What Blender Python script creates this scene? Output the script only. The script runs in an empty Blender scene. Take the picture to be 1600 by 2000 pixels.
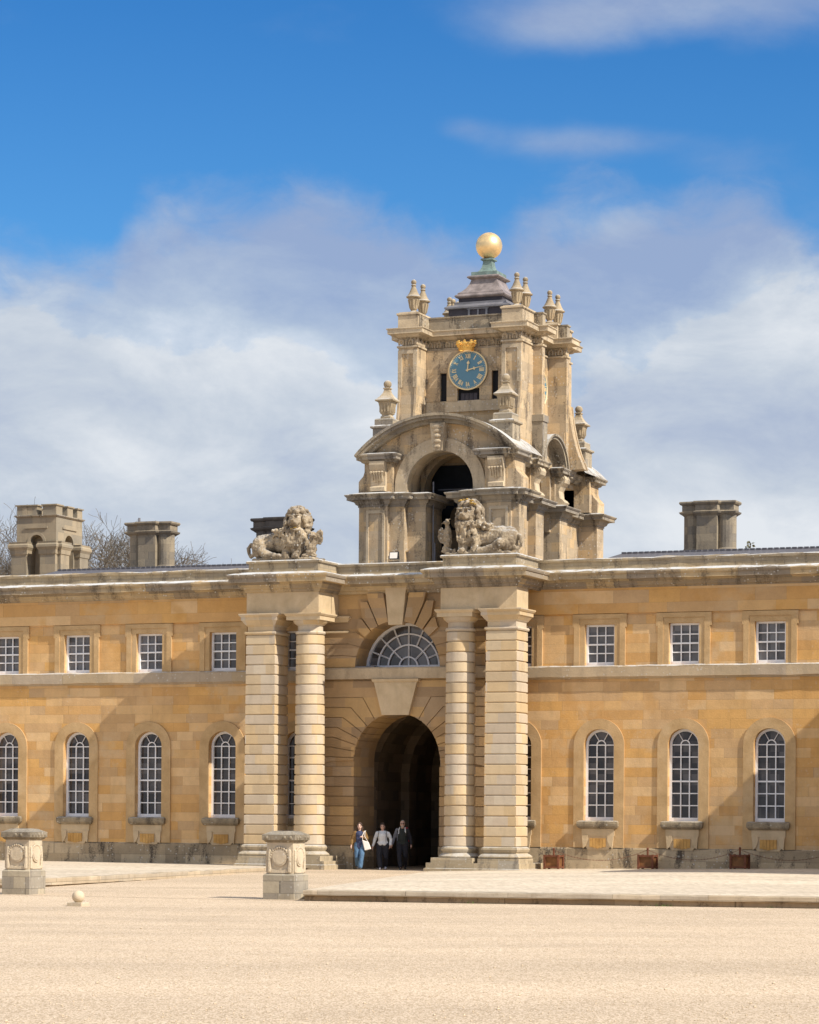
import bpy, bmesh, math, random
from mathutils import Vector, Matrix
R_ = math.radians
SC = bpy.context.scene
COL = SC.collection

# ------------------------------------------------------------------ camera, sky, sun
TH = R_(22.0)
CAM = Vector((100 * math.sin(TH) + .15, -100 * math.cos(TH), 1.93))
FWD = Vector((-math.sin(TH), math.cos(TH), 0)); RGT = Vector((math.cos(TH), math.sin(TH), 0))
cd = bpy.data.cameras.new("camera"); co = bpy.data.objects.new("camera", cd); COL.objects.link(co)
cd.sensor_fit = 'HORIZONTAL'; cd.sensor_width = 36; cd.lens = 36 * 5400 / 1600
cd.shift_y = (1594 - 1000) / 1600; cd.clip_end = 3000; cd.clip_start = .5
cr = Matrix((RGT, Vector((0, 0, 1)), -FWD)).transposed() @ Matrix.Rotation(.0071, 3, 'Z')
co.matrix_world = Matrix.Translation(CAM) @ cr.to_4x4()
SC.camera = co

EXPO = 0.62
SC.view_settings.view_transform = 'Standard'; SC.view_settings.look = 'None'
SC.view_settings.exposure = EXPO; SC.view_settings.gamma = 1
SUN = Vector((3.9, -1.0, 3.55)).normalized()
sl = bpy.data.lights.new("sun", 'SUN'); sl.energy = 3.8; sl.angle = R_(.5); sl.color = (1, .93, .82)
so = bpy.data.objects.new("sun", sl); COL.objects.link(so)
so.rotation_euler = SUN.to_track_quat('Z', 'Y').to_euler()
SC.cycles.max_bounces = 6; SC.cycles.diffuse_bounces = 3; SC.cycles.glossy_bounces = 3
SC.cycles.use_denoising = True

class NT:
    """small helper to write node trees"""
    def __init__(s, tree): s.t = tree; s.t.nodes.clear()
    def n(s, typ, **kw):
        x = s.t.nodes.new(typ)
        for k, v in kw.items():
            if k[0] == '_': x.inputs[int(k[1:]) if k[1:].isdigit() else k[1:].replace('_', ' ')].default_value = v
            else: setattr(x, k, v)
        return x
    def l(s, a, b): s.t.links.new(a, b)
    def set(s, sock, v):
        if isinstance(v, (int, float, tuple, list)): sock.default_value = v
        else: s.l(v, sock)
    def m(s, op, a, b=0.0, c=0.0, clamp=False):
        x = s.t.nodes.new('ShaderNodeMath'); x.operation = op; x.use_clamp = clamp
        s.set(x.inputs[0], a); s.set(x.inputs[1], b)
        if op in ('MULTIPLY_ADD', 'SMOOTH_MIN', 'COMPARE'): s.set(x.inputs[2], c)
        return x.outputs[0]
    def mr(s, v, a, b, c=0., d=1., smooth=True):
        x = s.t.nodes.new('ShaderNodeMapRange'); x.interpolation_type = 'SMOOTHSTEP' if smooth else 'LINEAR'
        s.set(x.inputs[0], v)
        for i, q in enumerate((a, b, c, d)): s.set(x.inputs[i + 1], q)
        return x.outputs[0]
    def mix(s, f, a, b, bt='MIX'):
        x = s.t.nodes.new('ShaderNodeMix'); x.data_type = 'RGBA'; x.blend_type = bt
        s.set(x.inputs[0], f)
        for i, q in ((6, a), (7, b)):
            if isinstance(q, tuple) and len(q) == 3: q = q + (1,)
            s.set(x.inputs[i], q)
        return x.outputs[2]
    def vec(s, x=0., y=0., z=0.):
        c = s.t.nodes.new('ShaderNodeCombineXYZ')
        for i, q in enumerate((x, y, z)): s.set(c.inputs[i], q)
        return c.outputs[0]
    def noise(s, v, scale, detail=4, rough=.55, dist=0., out=0):
        x = s.t.nodes.new('ShaderNodeTexNoise')
        if v is not None: s.l(v, x.inputs['Vector'])
        x.inputs['Scale'].default_value = scale; x.inputs['Detail'].default_value = detail
        x.inputs['Roughness'].default_value = rough; x.inputs['Distortion'].default_value = dist
        return x.outputs[out]
    def ramp(s, f, pts, const=False):
        x = s.t.nodes.new('ShaderNodeValToRGB'); e = x.color_ramp.elements
        if const: x.color_ramp.interpolation = 'CONSTANT'
        while len(e) < len(pts): e.new(.5)
        for q, (p, c) in zip(e, pts): q.position = p; q.color = tuple(c) + (1,)
        s.l(f, x.inputs[0]); return x.outputs[0]

def srgb(r, g, b):
    f = lambda c: c / 12.92 if c <= .04045 else ((c + .055) / 1.055) ** 2.4
    return (f(r / 255), f(g / 255), f(b / 255))

W = bpy.data.worlds.new("World"); SC.world = W; W.use_nodes = True
def build_world():
    t = NT(W.node_tree)
    out = t.n('ShaderNodeOutputWorld'); bg = t.n('ShaderNodeBackground'); t.l(bg.outputs[0], out.inputs[0])
    ST = .1; bg.inputs[1].default_value = ST
    k = 1 / (ST * 2 ** EXPO)
    C = lambda r, g, b: tuple(c * k for c in srgb(r, g, b))
    sky = t.n('ShaderNodeTexSky', sky_type='NISHITA', sun_disc=False)
    sky.sun_elevation = math.asin(SUN.z); sky.sun_rotation = math.atan2(SUN.x, SUN.y)
    sky.air_density = 1.0; sky.dust_density = .3; sky.ozone_density = 3
    tc = t.n('ShaderNodeTexCoord'); d = tc.outputs['Generated']
    dot = t.n('ShaderNodeVectorMath', operation='DOT_PRODUCT'); t.l(d, dot.inputs[0]); dot.inputs[1].default_value = RGT
    u = dot.outputs['Value']
    sx = t.n('ShaderNodeSeparateXYZ'); t.l(d, sx.inputs[0]); v = sx.outputs[2]
    X = t.m('MULTIPLY_ADD', u, 5400., 800.)          # azimuth and height of the sky in plain numbers
    Y = t.m('MULTIPLY_ADD', v, -5480., 1594.)
    P = t.vec(u, t.m('MULTIPLY', v, 1.55), 0.)
    n1 = t.noise(P, 16, 8, .58, .25); n2 = t.noise(P, 40, 7, .62, .4); n3 = t.noise(P, 7, 4, .5, .2)
    P2 = t.vec(u, t.m('MULTIPLY', v, 1.9), 3.1); n5 = t.noise(P2, 13, 9, .62, .35); n6 = t.noise(P2, 34, 8, .65, .3)
    fc = t.n('ShaderNodeFloatCurve'); cv = fc.mapping.curves[0]
    pts = [(-2400, 480), (-600, 520), (0, 520), (215, 515), (270, 430), (450, 415), (650, 385), (770, 425), (860, 468), (930, 475), (1000, 435),
           (1150, 398), (1300, 400), (1410, 375), (1500, 430), (1620, 490), (2600, 460), (4000, 480)]
    while len(cv.points) < len(pts): cv.points.new(.5, .5)
    for q, (x, y) in zip(cv.points, pts): q.location = ((x + 2400) / 6400, y / 1000)
    fc.mapping.update(); t.l(t.m('MULTIPLY_ADD', X, 1 / 6400, .375, True), fc.inputs['Value'])
    top = t.m('MULTIPLY', fc.outputs[0], 1000.)
    dy = t.m('SUBTRACT', Y, top)
    f = t.m('ADD', t.m('MULTIPLY', dy, 1 / 95.), t.m('MULTIPLY', t.m('SUBTRACT', n1, .5), 1.7))
    f = t.m('ADD', f, t.m('MULTIPLY', t.m('SUBTRACT', n2, .5), 1.5))
    fc2 = t.n('ShaderNodeFloatCurve'); cv = fc2.mapping.curves[0]
    pts = [(-2400, 600), (-600, 560), (0, 545), (200, 610), (400, 590), (600, 650), (760, 730), (900, 740), (1050, 660), (1200, 640), (1400, 570), (1500, 520), (1620, 530), (2600, 560), (4000, 600)]
    while len(cv.points) < len(pts): cv.points.new(.5, .5)
    for q, (x, y) in zip(cv.points, pts): q.location = ((x + 2400) / 6400, y / 1000)
    fc2.mapping.update(); t.l(t.m('MULTIPLY_ADD', X, 1 / 6400, .375, True), fc2.inputs['Value'])
    low = t.m('MULTIPLY', t.m('SUBTRACT', Y, t.m('MULTIPLY', fc2.outputs[0], 1000.)), 1 / 70.)
    low = t.mr(t.m('ADD', low, t.m('ADD', t.m('MULTIPLY', t.m('SUBTRACT', n1, .5), 5.5), t.m('MULTIPLY', t.m('SUBTRACT', n2, .5), 1.6))), -.4, 1.1)
    bank = t.m('MAXIMUM', t.m('MULTIPLY', t.mr(f, -.62, .95), .86), low)
    def blob(cx, cy, rx, ry):
        a = t.m('MULTIPLY', t.m('SUBTRACT', X, float(cx)), 1. / rx); b = t.m('MULTIPLY', t.m('SUBTRACT', Y, float(cy)), 1. / ry)
        r2 = t.m('ADD', t.m('MULTIPLY', a, a), t.m('MULTIPLY', b, b))
        return t.m('POWER', 2.71828, t.m('MULTIPLY', r2, -1.))
    w = 0.
    for cx, cy, rx, ry, s in ((1330, 30, 390, 90, .95), (1060, 90, 150, 45, .5), (1120, 295, 190, 34, .62), (885, 268, 60, 28, .42), (480, 95, 110, 30, .2),
                              (1400, 330, 130, 60, .4), (1560, 440, 110, 60, .3), (-500, 60, 400, 90, .8), (2300, 150, 400, 120, .8), (500, -600, 900, 160, .6)):
        w = t.m('ADD', w, t.m('MULTIPLY', blob(cx, cy, rx, ry), s))
    w = t.mr(t.m('ADD', w, t.m('MULTIPLY', t.m('SUBTRACT', n1, .5), 1.0)), .12, 1.05)
    n4 = t.noise(d, 2.6, 6, .55, .2)
    rest = t.m('MULTIPLY', t.mr(v, .31, .40), t.mr(n4, .40, .56))  # unseen cloud cover added above the view to whiten and raise the fill light
    mask = t.m('MAXIMUM', t.m('MAXIMUM', bank, t.m('MULTIPLY', w, .8)), rest, clamp=True)
    # light and grey parts of the cloud itself
    g = t.m('ADD', t.m('MULTIPLY', t.m('SUBTRACT', n5, .5), 1.5), t.m('ADD', t.m('MULTIPLY', t.m('SUBTRACT', n3, .5), .8), t.m('MULTIPLY', t.m('SUBTRACT', n6, .5), .4)))
    g = t.m('ADD', g, t.m('MULTIPLY_ADD', low, .34, t.mr(dy, 20., 330., .10, .26)))
    for cx, cy, rx, ry, s in ((480, 700, 260, 90, .30), (1170, 430, 110, 40, .38), (300, 870, 300, 60, .1), (1450, 1030, 260, 60, .35), (1560, 660, 120, 110, .28), (330, 450, 60, 40, .2),
                              (1390, 830, 260, 70, -.22), (620, 520, 200, 50, -.1), (800, 600, 120, 60, -.1), (200, 790, 160, 30, -.12)):
        g = t.m('ADD', g, t.m('MULTIPLY', blob(cx, cy, rx, ry), s))
    cc = t.ramp(t.m('ADD', g, 0., clamp=True), [(0, C(158, 174, 206)), (.3, C(178, 191, 213)), (.6, C(199, 209, 222)), (1, C(228, 233, 239))])
    cc = t.mix(rest, cc, tuple(c * 1.35 for c in C(240, 238, 234)))
    tint = t.mix(1., sky.outputs[0], t.mix(t.mr(v, .19, .30, 0., 1., False), (.29, .615, .86), (.155, .49, .81)), 'MULTIPLY')
    t.l(t.mix(mask, tint, cc), bg.inputs[0])
build_world()

# ------------------------------------------------------------------ materials
def principled(name):
    m = bpy.data.materials.new(name); m.use_nodes = True
    t = NT(m.node_tree); o = t.n('ShaderNodeOutputMaterial'); b = t.n('ShaderNodeBsdfPrincipled'); t.l(b.outputs[0], o.inputs[0])
    return m, t, b
def plain(name, c, rough=.6, metal=0., var=.15, scale=6., bump=0.):
    m, t, b = principled(name)
    g = t.n('ShaderNodeNewGeometry'); n = t.noise(g.outputs['Position'], scale, 5, .6)
    v = t.mr(n, .25, .75, 1 - var, 1 + var, False)
    t.l(t.mix(1., c, t.vec(v, v, v), 'MULTIPLY'), b.inputs['Base Color'])
    b.inputs['Roughness'].default_value = rough; b.inputs['Metallic'].default_value = metal
    if bump:
        q = t.n('ShaderNodeBump'); q.inputs['Strength'].default_value = bump; q.inputs['Distance'].default_value = .02
        t.l(n, q.inputs['Height']); t.l(q.outputs[0], b.inputs['Normal'])
    return m
def stone(name, tones, row=.32, z0=0., length=.95, joint=.012, jcol=.8, mottle=.16, **kw):
    return stone_(name, tones, row, length, joint, jcol, mottle, z0=z0, **kw)
def stone_(name, tones, row=.32, length=.95, joint=.012, jcol=.8, mottle=.16, lichen=0., soot=0., sootc=(.10, .085, .07), speck=0., blocks=True, orange=0., bump=.35, z0=0., bleach=0.):
    """limestone: blocks of uneven length in courses, each of its own tone, then mottling, dark staining and pale lichen on ledges"""
    m, t, b = principled(name)
    g = t.n('ShaderNodeNewGeometry'); s3 = t.n('ShaderNodeSeparateXYZ'); t.l(g.outputs['Position'], s3.inputs[0])
    pos = g.outputs['Position']; z = s3.outputs[2]
    sn = t.n('ShaderNodeSeparateXYZ'); t.l(g.outputs['True Normal'], sn.inputs[0])
    side = t.m('GREATER_THAN', t.m('ABSOLUTE', sn.outputs[0]), t.m('MULTIPLY_ADD', t.m('ABSOLUTE', sn.outputs[1]), 1.3, .05))
    s = t.m('ADD', t.m('MULTIPLY', s3.outputs[0], t.m('SUBTRACT', 1., side)), t.m('MULTIPLY', t.m('ADD', s3.outputs[1], 31.7), side))
    mott = t.noise(pos, 1.6, 8, .62, .3); fine = t.noise(pos, 17, 5, .7)
    if blocks:
        rz = t.m('MULTIPLY', t.m('SUBTRACT', z, z0), 1 / row); ri = t.m('FLOOR', rz)
        wn = t.n('ShaderNodeTexWhiteNoise', noise_dimensions='1D'); t.l(ri, wn.inputs['W'])
        s2 = t.m('ADD', s, t.m('MULTIPLY', wn.outputs[0], 9.))
        wob = t.m('SINE', t.m('ADD', t.m('MULTIPLY', s, 2.3 / length), t.m('MULTIPLY', wn.outputs[0], 40.)))
        s2 = t.m('MULTIPLY', t.m('ADD', s2, t.m('MULTIPLY', wob, .3 * length)), 1 / length)
        ci = t.m('FLOOR', s2)
        w2 = t.n('ShaderNodeTexWhiteNoise', noise_dimensions='2D'); t.l(t.vec(ci, ri), w2.inputs['Vector'])
        col = t.ramp(t.m('ADD', t.m('MULTIPLY', w2.outputs[0], .99), 0.), [(i / len(tones), c) for i, c in enumerate(tones)], True)
        fx = t.m('FRACT', s2); fz = t.m('FRACT', rz)
        j = t.m('MAXIMUM', t.m('LESS_THAN', fx, joint / length), t.m('LESS_THAN', fz, joint / row))
        col = t.mix(j, col, t.mix(1., col, (jcol, jcol, jcol), 'MULTIPLY'))
    else:
        j = 0.
        col = t.ramp(t.m('ADD', t.m('MULTIPLY', mott, 1.6), -.3), [((i + .5) / len(tones), c) for i, c in enumerate(tones)])
    v = t.m('ADD', t.m('MULTIPLY', t.m('SUBTRACT', mott, .5), mottle * 3), t.m('MULTIPLY_ADD', t.m('SUBTRACT', fine, .5), mottle * 1.6, 1.))
    col = t.mix(1., col, t.vec(v, v, v), 'MULTIPLY')
    if orange:
        o = t.mr(t.noise(pos, .9, 4, .5), .55, .72)
        col = t.mix(t.m('MULTIPLY', o, orange), col, (.52, .27, .07))
    if bleach:
        o = t.mr(t.noise(t.vec(s, z, 5.), .55, 6, .62), .54, .68)
        col = t.mix(t.m('MULTIPLY', o, bleach), col, (.58, .43, .26))
    if soot:
        strk = t.noise(t.vec(t.m('MULTIPLY', s, 2.2), 0., t.m('MULTIPLY', z, .55)), 1., 6, .65)
        k = t.mr(t.m('ADD', strk, t.m('MULTIPLY', t.m('SUBTRACT', fine, .5), .5)), .49, .68)
        col = t.mix(t.m('MULTIPLY', k, soot), col, sootc)
    if speck:
        vo = t.n('ShaderNodeTexVoronoi'); vo.inputs['Scale'].default_value = 7; t.l(pos, vo.inputs['Vector'])
        k = t.m('MULTIPLY', t.mr(vo.outputs[0], .26, .16), t.mr(t.noise(pos, 1.1, 3), .45, .62))
        col = t.mix(t.m('MULTIPLY', k, speck), col, (.62, .6, .54))
    if lichen:
        ns = t.n('ShaderNodeSeparateXYZ'); t.l(g.outputs['True Normal'], ns.inputs[0])
        k = t.m('MULTIPLY', t.mr(ns.outputs[2], .45, .9), t.mr(t.noise(pos, 2.6, 6, .7), .36, .52))
        col = t.mix(t.m('MULTIPLY', k, lichen), col, (.56, .56, .55))
    t.l(col, b.inputs['Base Color']); b.inputs['Roughness'].default_value = .92
    b.inputs['Specular IOR Level'].default_value = .25
    q = t.n('ShaderNodeBump'); q.inputs['Strength'].default_value = bump; q.inputs['Distance'].default_value = .03
    t.l(t.m('SUBTRACT', t.m('ADD', fine, t.m('MULTIPLY', mott, 1.2)), t.m('MULTIPLY', j, .6)), q.inputs['Height']); t.l(q.outputs[0], b.inputs['Normal'])
    return m
GOLD_T = [(.47, .245, .075), (.53, .29, .10), (.42, .255, .115), (.60, .375, .165), (.52, .265, .07), (.50, .31, .145), (.57, .30, .08), (.44, .285, .145), (.62, .41, .20), (.54, .325, .13)]
PALE_T = [(.50, .355, .19), (.60, .445, .25), (.53, .42, .29), (.63, .44, .22), (.48, .38, .26), (.57, .38, .17), (.56, .46, .32)]
TOW_T = [(.40, .29, .165), (.48, .35, .20), (.38, .29, .185), (.54, .39, .215), (.34, .26, .165), (.50, .33, .155)]
def soften(T, k, g=(1, 1, 1)):
    mu = [sum(c[i] for c in T) / len(T) for i in range(3)]
    return [tuple((mu[i] + (c[i] - mu[i]) * k) * g[i] for i in range(3)) for c in T]
GOLD_T = soften(GOLD_T, .62, (1.15, 1.21, 1.34)); PALE_T = soften(PALE_T, .6, (1.0, 1.06, 1.2)); TOW_T = soften(TOW_T, .6, (1.12, 1.16, 1.26))
GREY_T = [(.33, .255, .165), (.42, .325, .20), (.29, .235, .17), (.47, .35, .20)]
M = {}
M['wall'] = stone('golden ashlar', GOLD_T, row=.335, length=1.05, joint=.013, jcol=.82, mottle=.17, orange=.4, speck=.15, bleach=.55, soot=.18, sootc=(.27, .17, .08))
M['smooth'] = stone('golden dressed stone', [(.465, .305, .145), (.53, .36, .185)], blocks=False, mottle=.15, bleach=.5)
M['frieze'] = stone('golden frieze blocks', GOLD_T, row=.45, length=1.7, joint=.012, jcol=.85, mottle=.14, orange=.5, bleach=.4)
M['pale'] = stone('pale limestone', PALE_T, row=.35952, z0=.87, length=.75, joint=.0, jcol=1., mottle=.13, soot=.14, bump=.25)
M['palesmooth'] = stone('pale dressed limestone', [(.53, .40, .24), (.58, .45, .285)], blocks=False, mottle=.12, soot=.12)
M['bay'] = stone('gate bay stone', [(.37, .24, .12), (.46, .30, .15), (.40, .28, .165), (.51, .33, .15), (.34, .23, .13)], row=.357, z0=.85, length=1.2, joint=.0, jcol=1., mottle=.15, soot=.2, sootc=(.26, .18, .10))
M['fansill'] = stone('streaked sill stone', [(.45, .35, .23), (.52, .41, .27)], blocks=False, mottle=.12, soot=.5, sootc=(.26, .2, .13))
M['string'] = stone('weathered string course', [(.43, .33, .21), (.48, .37, .24), (.42, .335, .24)], row=.6, length=1.8, joint=.012, jcol=.8, mottle=.14, soot=.35, sootc=(.25, .20, .145), lichen=.8, speck=.5)
M['cornice'] = stone('weathered cornice stone', GREY_T, row=.6, length=1.3, joint=.014, jcol=.75, mottle=.22, soot=.75, sootc=(.10, .078, .056), lichen=1., speck=.8)
M['parapet'] = stone('parapet stone', [(.36, .28, .175), (.42, .325, .20), (.33, .265, .18)], row=.6, length=1.5, joint=.012, jcol=.8, mottle=.22, soot=.75, sootc=(.11, .085, .06), lichen=1., speck=.8)
M['plinth'] = stone('stained plinth stone', [(.40, .31, .195), (.47, .37, .24), (.34, .265, .17), (.52, .41, .265)], row=.42, length=1.2, joint=.012, jcol=.65, mottle=.25, soot=.95, sootc=(.075, .06, .047), speck=.6)
M['base'] = stone('worn base stone', [(.36, .29, .19), (.44, .355, .235), (.40, .345, .265)], row=.4, length=1.0, joint=.0, jcol=1., mottle=.16, soot=.65, sootc=(.15, .125, .10), lichen=.5, speck=.4)
M['tower'] = stone('tower limestone', TOW_T, row=.36, length=.85, joint=.010, jcol=.85, mottle=.23, soot=.9, sootc=(.145, .112, .08), speck=.6, orange=.15, bleach=.3)
M['towsmooth'] = stone('tower dressed limestone', [(.49, .39, .265), (.56, .45, .30)], blocks=False, mottle=.2, soot=.7, sootc=(.15, .115, .08), speck=.5)
M['towdark'] = stone('weathered tower ledges', [(.31, .26, .19), (.38, .31, .215), (.28, .24, .19)], row=.6, length=1.2, joint=.01, jcol=.8, mottle=.25, soot=.95, sootc=(.075, .06, .045), lichen=.9, speck=.7)
M['carved'] = stone('weathered carved stone', [(.20, .15, .10), (.33, .26, .175), (.45, .36, .24)], blocks=False, mottle=.35, soot=.9, sootc=(.09, .07, .05), lichen=.45, speck=.8, bump=1.)
M['urn'] = stone('urn stone', [(.32, .25, .16), (.43, .34, .22)], blocks=False, mottle=.28, soot=.75, sootc=(.17, .14, .105), lichen=.6, orange=.12)
M['chimney'] = stone('chimney stone', [(.26, .215, .155), (.31, .255, .18), (.23, .195, .15)], row=.3, length=.6, joint=.01, jcol=.8, mottle=.16, soot=.6, sootc=(.10, .085, .07))
M['darker'] = stone('sooty chimney stone', [(.11, .093, .08), (.16, .135, .11)], blocks=False, mottle=.2)  # deeper-toned stone than the other stacks
M['turret'] = stone('turret stone', [(.30, .25, .175), (.35, .285, .195), (.27, .23, .17)], row=.4, length=.9, joint=.01, jcol=.85, mottle=.14, soot=.4, sootc=(.16, .135, .105))
M['ochre'] = stone('ochre fluted stone', [(.47, .255, .075), (.56, .33, .11)], blocks=False, mottle=.3, soot=.5, sootc=(.30, .18, .08))
M['mossy'] = stone('mossy sill stone', [(.19, .15, .10), (.28, .225, .15), (.36, .29, .19)], blocks=False, mottle=.3, soot=.8, sootc=(.06, .05, .04), lichen=.3, speck=.5, bump=.8)
M['pedestal'] = stone('pedestal stone', [(.50, .41, .29), (.58, .48, .34), (.46, .38, .28)], blocks=False, mottle=.2, soot=.25, sootc=(.24, .2, .15), speck=.5, orange=.18, bump=.6)
M['pedcap'] = stone('mossy cap stone', [(.19, .155, .11), (.30, .25, .18), (.14, .115, .08)], blocks=False, mottle=.35, soot=.5, sootc=(.05, .042, .03), lichen=.12, speck=.5, bump=.8)
M['pedbase'] = stone('pedestal base stone', [(.36, .31, .23), (.44, .375, .27), (.32, .28, .22)], row=.3, length=.5, joint=.014, jcol=.6, mottle=.2, soot=.4, speck=.3)
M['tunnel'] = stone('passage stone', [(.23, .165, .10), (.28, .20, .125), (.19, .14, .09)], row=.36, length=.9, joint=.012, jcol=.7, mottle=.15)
M['kerb'] = stone('kerb stone', [(.44, .35, .24), (.50, .405, .285), (.42, .35, .26)], row=.5, length=1.6, joint=.014, jcol=.55, mottle=.16, soot=.45, sootc=(.22, .17, .11))
M['kerbdark'] = stone('stained lower kerb', [(.30, .215, .125), (.38, .28, .17), (.33, .245, .155)], row=.5, length=1.7, joint=.014, jcol=.5, mottle=.2, soot=.8, sootc=(.12, .085, .05))
M['white'] = plain('white painted wood', (.80, .80, .81), .45, 0, .06)
M['blackiron'] = plain('black painted iron', (.02, .02, .022), .45)
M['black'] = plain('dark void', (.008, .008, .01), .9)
M['lead'] = plain('lead sheet', (.17, .165, .175), .5, .0, .3, 3.)
M['leaddark'] = plain('dark boarding', (.045, .038, .045), .7, 0, .25, 5.)
M['darkinside'] = plain('dark interior sheet', (.012, .017, .026), .8, 0, .3, 5.)
M['leadbrown'] = plain('stained lead roof', (.24, .20, .185), .5, 0, .5, 3.)
M['copper'] = plain('green copper', (.17, .235, .205), .65, 0, .4, 4.)
M['slate'] = plain('blue slate', (.10, .095, .105), .55, 0, .3, 9.)
M['gold'] = plain('gilded metal', (.92, .66, .33), .42, .75, .05, 9., .03)
M['goldleaf'] = plain('gold leaf', (.90, .55, .15), .38, .85, .15, 12.)
M['dial'] = plain('blue clock face', (.10, .225, .30), .5, 0, .05)
M['goldpaint'] = plain('gilt paint', (.85, .66, .36), .5, .2, .06)
M['rust'] = plain('rusty steel', (.15, .048, .02), .8, 0, .5, 9., .3)
M['rustpanel'] = plain('rusty panel', (.20, .085, .026), .8, 0, .5, 5., .3)
M['weed'] = plain('weed leaf', (.12, .16, .04), .8, 0, .3, 9.)
M['bark'] = plain('bare bark', (.14, .115, .085), .9, 0, .3, 3.)
M['leaf'] = plain('olive evergreen leaf', (.10, .095, .05), .8, 0, .4, 5.)
M['skin'] = plain('skin', (.55, .33, .24), .55, 0, .05)
M['skinpale'] = plain('fair skin', (.62, .40, .31), .55, 0, .05)
M['hairbrown'] = plain('brown hair', (.055, .028, .016), .6, 0, .3, 40.)
M['hairdark'] = plain('dark hair', (.03, .018, .012), .6, 0, .3, 40.)
M['hairgrey'] = plain('grey hair', (.38, .33, .28), .7, 0, .3, 40.)
M['suede'] = plain('tan suede', (.19, .105, .032), .85, 0, .25, 8.)
M['navy'] = plain('navy cotton', (.035, .045, .10), .85, 0, .2, 10.)
M['denim'] = plain('blue denim', (.075, .15, .25), .85, 0, .3, 7.)
M['greyknit'] = plain('light grey knit', (.66, .66, .65), .9, 0, .08, 20.)
M['blackcloth'] = plain('black cloth', (.014, .013, .018), .85, 0, .3, 10.)
M['trainer'] = plain('white trainers', (.72, .70, .76), .6, 0, .05)
M['shoe'] = plain('dark leather', (.03, .026, .024), .5)
M['darkgreen'] = plain('dark green wool', (.022, .026, .022), .9, 0, .2, 10.)
M['greyjacket'] = plain('grey jacket cloth', (.17, .17, .19), .85, 0, .15, 9.)
M['redcloth'] = plain('red nylon', (.42, .03, .05), .6)
M['canvas'] = plain('white canvas', (.75, .70, .64), .85, 0, .06, 12.)
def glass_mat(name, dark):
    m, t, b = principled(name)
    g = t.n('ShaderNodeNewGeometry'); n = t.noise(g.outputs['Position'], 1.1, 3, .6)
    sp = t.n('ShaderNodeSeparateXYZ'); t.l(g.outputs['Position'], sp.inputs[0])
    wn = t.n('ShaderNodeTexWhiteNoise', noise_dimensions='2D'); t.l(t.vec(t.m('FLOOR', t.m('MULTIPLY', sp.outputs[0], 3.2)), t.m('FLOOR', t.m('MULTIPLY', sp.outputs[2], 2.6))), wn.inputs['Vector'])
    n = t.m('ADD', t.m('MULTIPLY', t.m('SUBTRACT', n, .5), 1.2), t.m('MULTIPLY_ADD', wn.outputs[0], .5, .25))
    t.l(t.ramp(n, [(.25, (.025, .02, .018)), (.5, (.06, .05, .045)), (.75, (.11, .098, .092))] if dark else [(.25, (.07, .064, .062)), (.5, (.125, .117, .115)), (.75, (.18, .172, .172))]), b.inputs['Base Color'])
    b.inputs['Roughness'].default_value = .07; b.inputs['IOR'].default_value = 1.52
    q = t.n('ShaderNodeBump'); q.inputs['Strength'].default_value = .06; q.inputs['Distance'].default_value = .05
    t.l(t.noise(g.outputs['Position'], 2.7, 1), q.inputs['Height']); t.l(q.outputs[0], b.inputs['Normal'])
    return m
M['glass'] = glass_mat('window glass', True); M['glasspale'] = glass_mat('window glass with painted sky reflection', False)  # the paler tones paint the sky's reflection into the upper panes
def gravel_mat(name, a, b_, c, grain=26., tracks=.12):
    m, t, b = principled(name)
    g = t.n('ShaderNodeNewGeometry'); pos = g.outputs['Position']
    s = t.n('ShaderNodeSeparateXYZ'); t.l(pos, s.inputs[0])
    vo = t.n('ShaderNodeTexVoronoi'); vo.inputs['Scale'].default_value = grain
    ga = t.m('ADD', t.m('MULTIPLY', s.outputs[0], .927), t.m('MULTIPLY', s.outputs[1], .375)); gd = t.m('ADD', t.m('MULTIPLY', s.outputs[0], -.094), t.m('MULTIPLY', s.outputs[1], .232))
    gp = t.vec(ga, gd, 0.); t.l(gp, vo.inputs['Vector'])
    v2 = t.n('ShaderNodeTexVoronoi'); v2.inputs['Scale'].default_value = grain * .37; t.l(gp, v2.inputs['Vector'])
    rnd = t.n('ShaderNodeSeparateColor'); t.l(vo.outputs['Color'], rnd.inputs[0])
    rn2 = t.n('ShaderNodeSeparateColor'); t.l(v2.outputs['Color'], rn2.inputs[0])
    f = t.m('ADD', t.m('MULTIPLY', rnd.outputs[0], .88), t.m('MULTIPLY', rn2.outputs[0], .12))
    col = t.ramp(f, [(.1, a), (.5, b_), (.9, c)])
    big = t.noise(pos, .35, 6, .6); mid = t.noise(gp, 2.2, 4, .6)
    v = t.m('ADD', t.m('MULTIPLY', t.m('SUBTRACT', big, .5), .30), t.m('MULTIPLY_ADD', t.m('SUBTRACT', mid, .5), .10, 1.))
    wv = t.noise(t.vec(t.m('MULTIPLY', ga, .06), 0., 0.), 1., 2); tr = t.noise(t.vec(t.m('MULTIPLY', ga, .03), t.m('ADD', t.m('MULTIPLY', gd, .9), t.m('MULTIPLY', wv, 3.)), 0.), 1., 4, .6)
    tr = t.mr(tr, .40, .60)
    v = t.m('ADD', v, t.m('MULTIPLY', t.m('SUBTRACT', tr, .5), tracks * 2.4))
    t.l(t.mix(1., col, t.vec(v, v, v), 'MULTIPLY'), b.inputs['Base Color']); b.inputs['Roughness'].default_value = .95
    b.inputs['Specular IOR Level'].default_value = .2
    q = t.n('ShaderNodeBump'); q.inputs['Strength'].default_value = .14; q.inputs['Distance'].default_value = .03
    t.l(vo.outputs[0], q.inputs['Height']); t.l(q.outputs[0], b.inputs['Normal'])
    return m
M['ballstone'] = stone('ball stone', [(.56, .45, .31), (.62, .5, .35)], blocks=False, mottle=.1)
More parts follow.
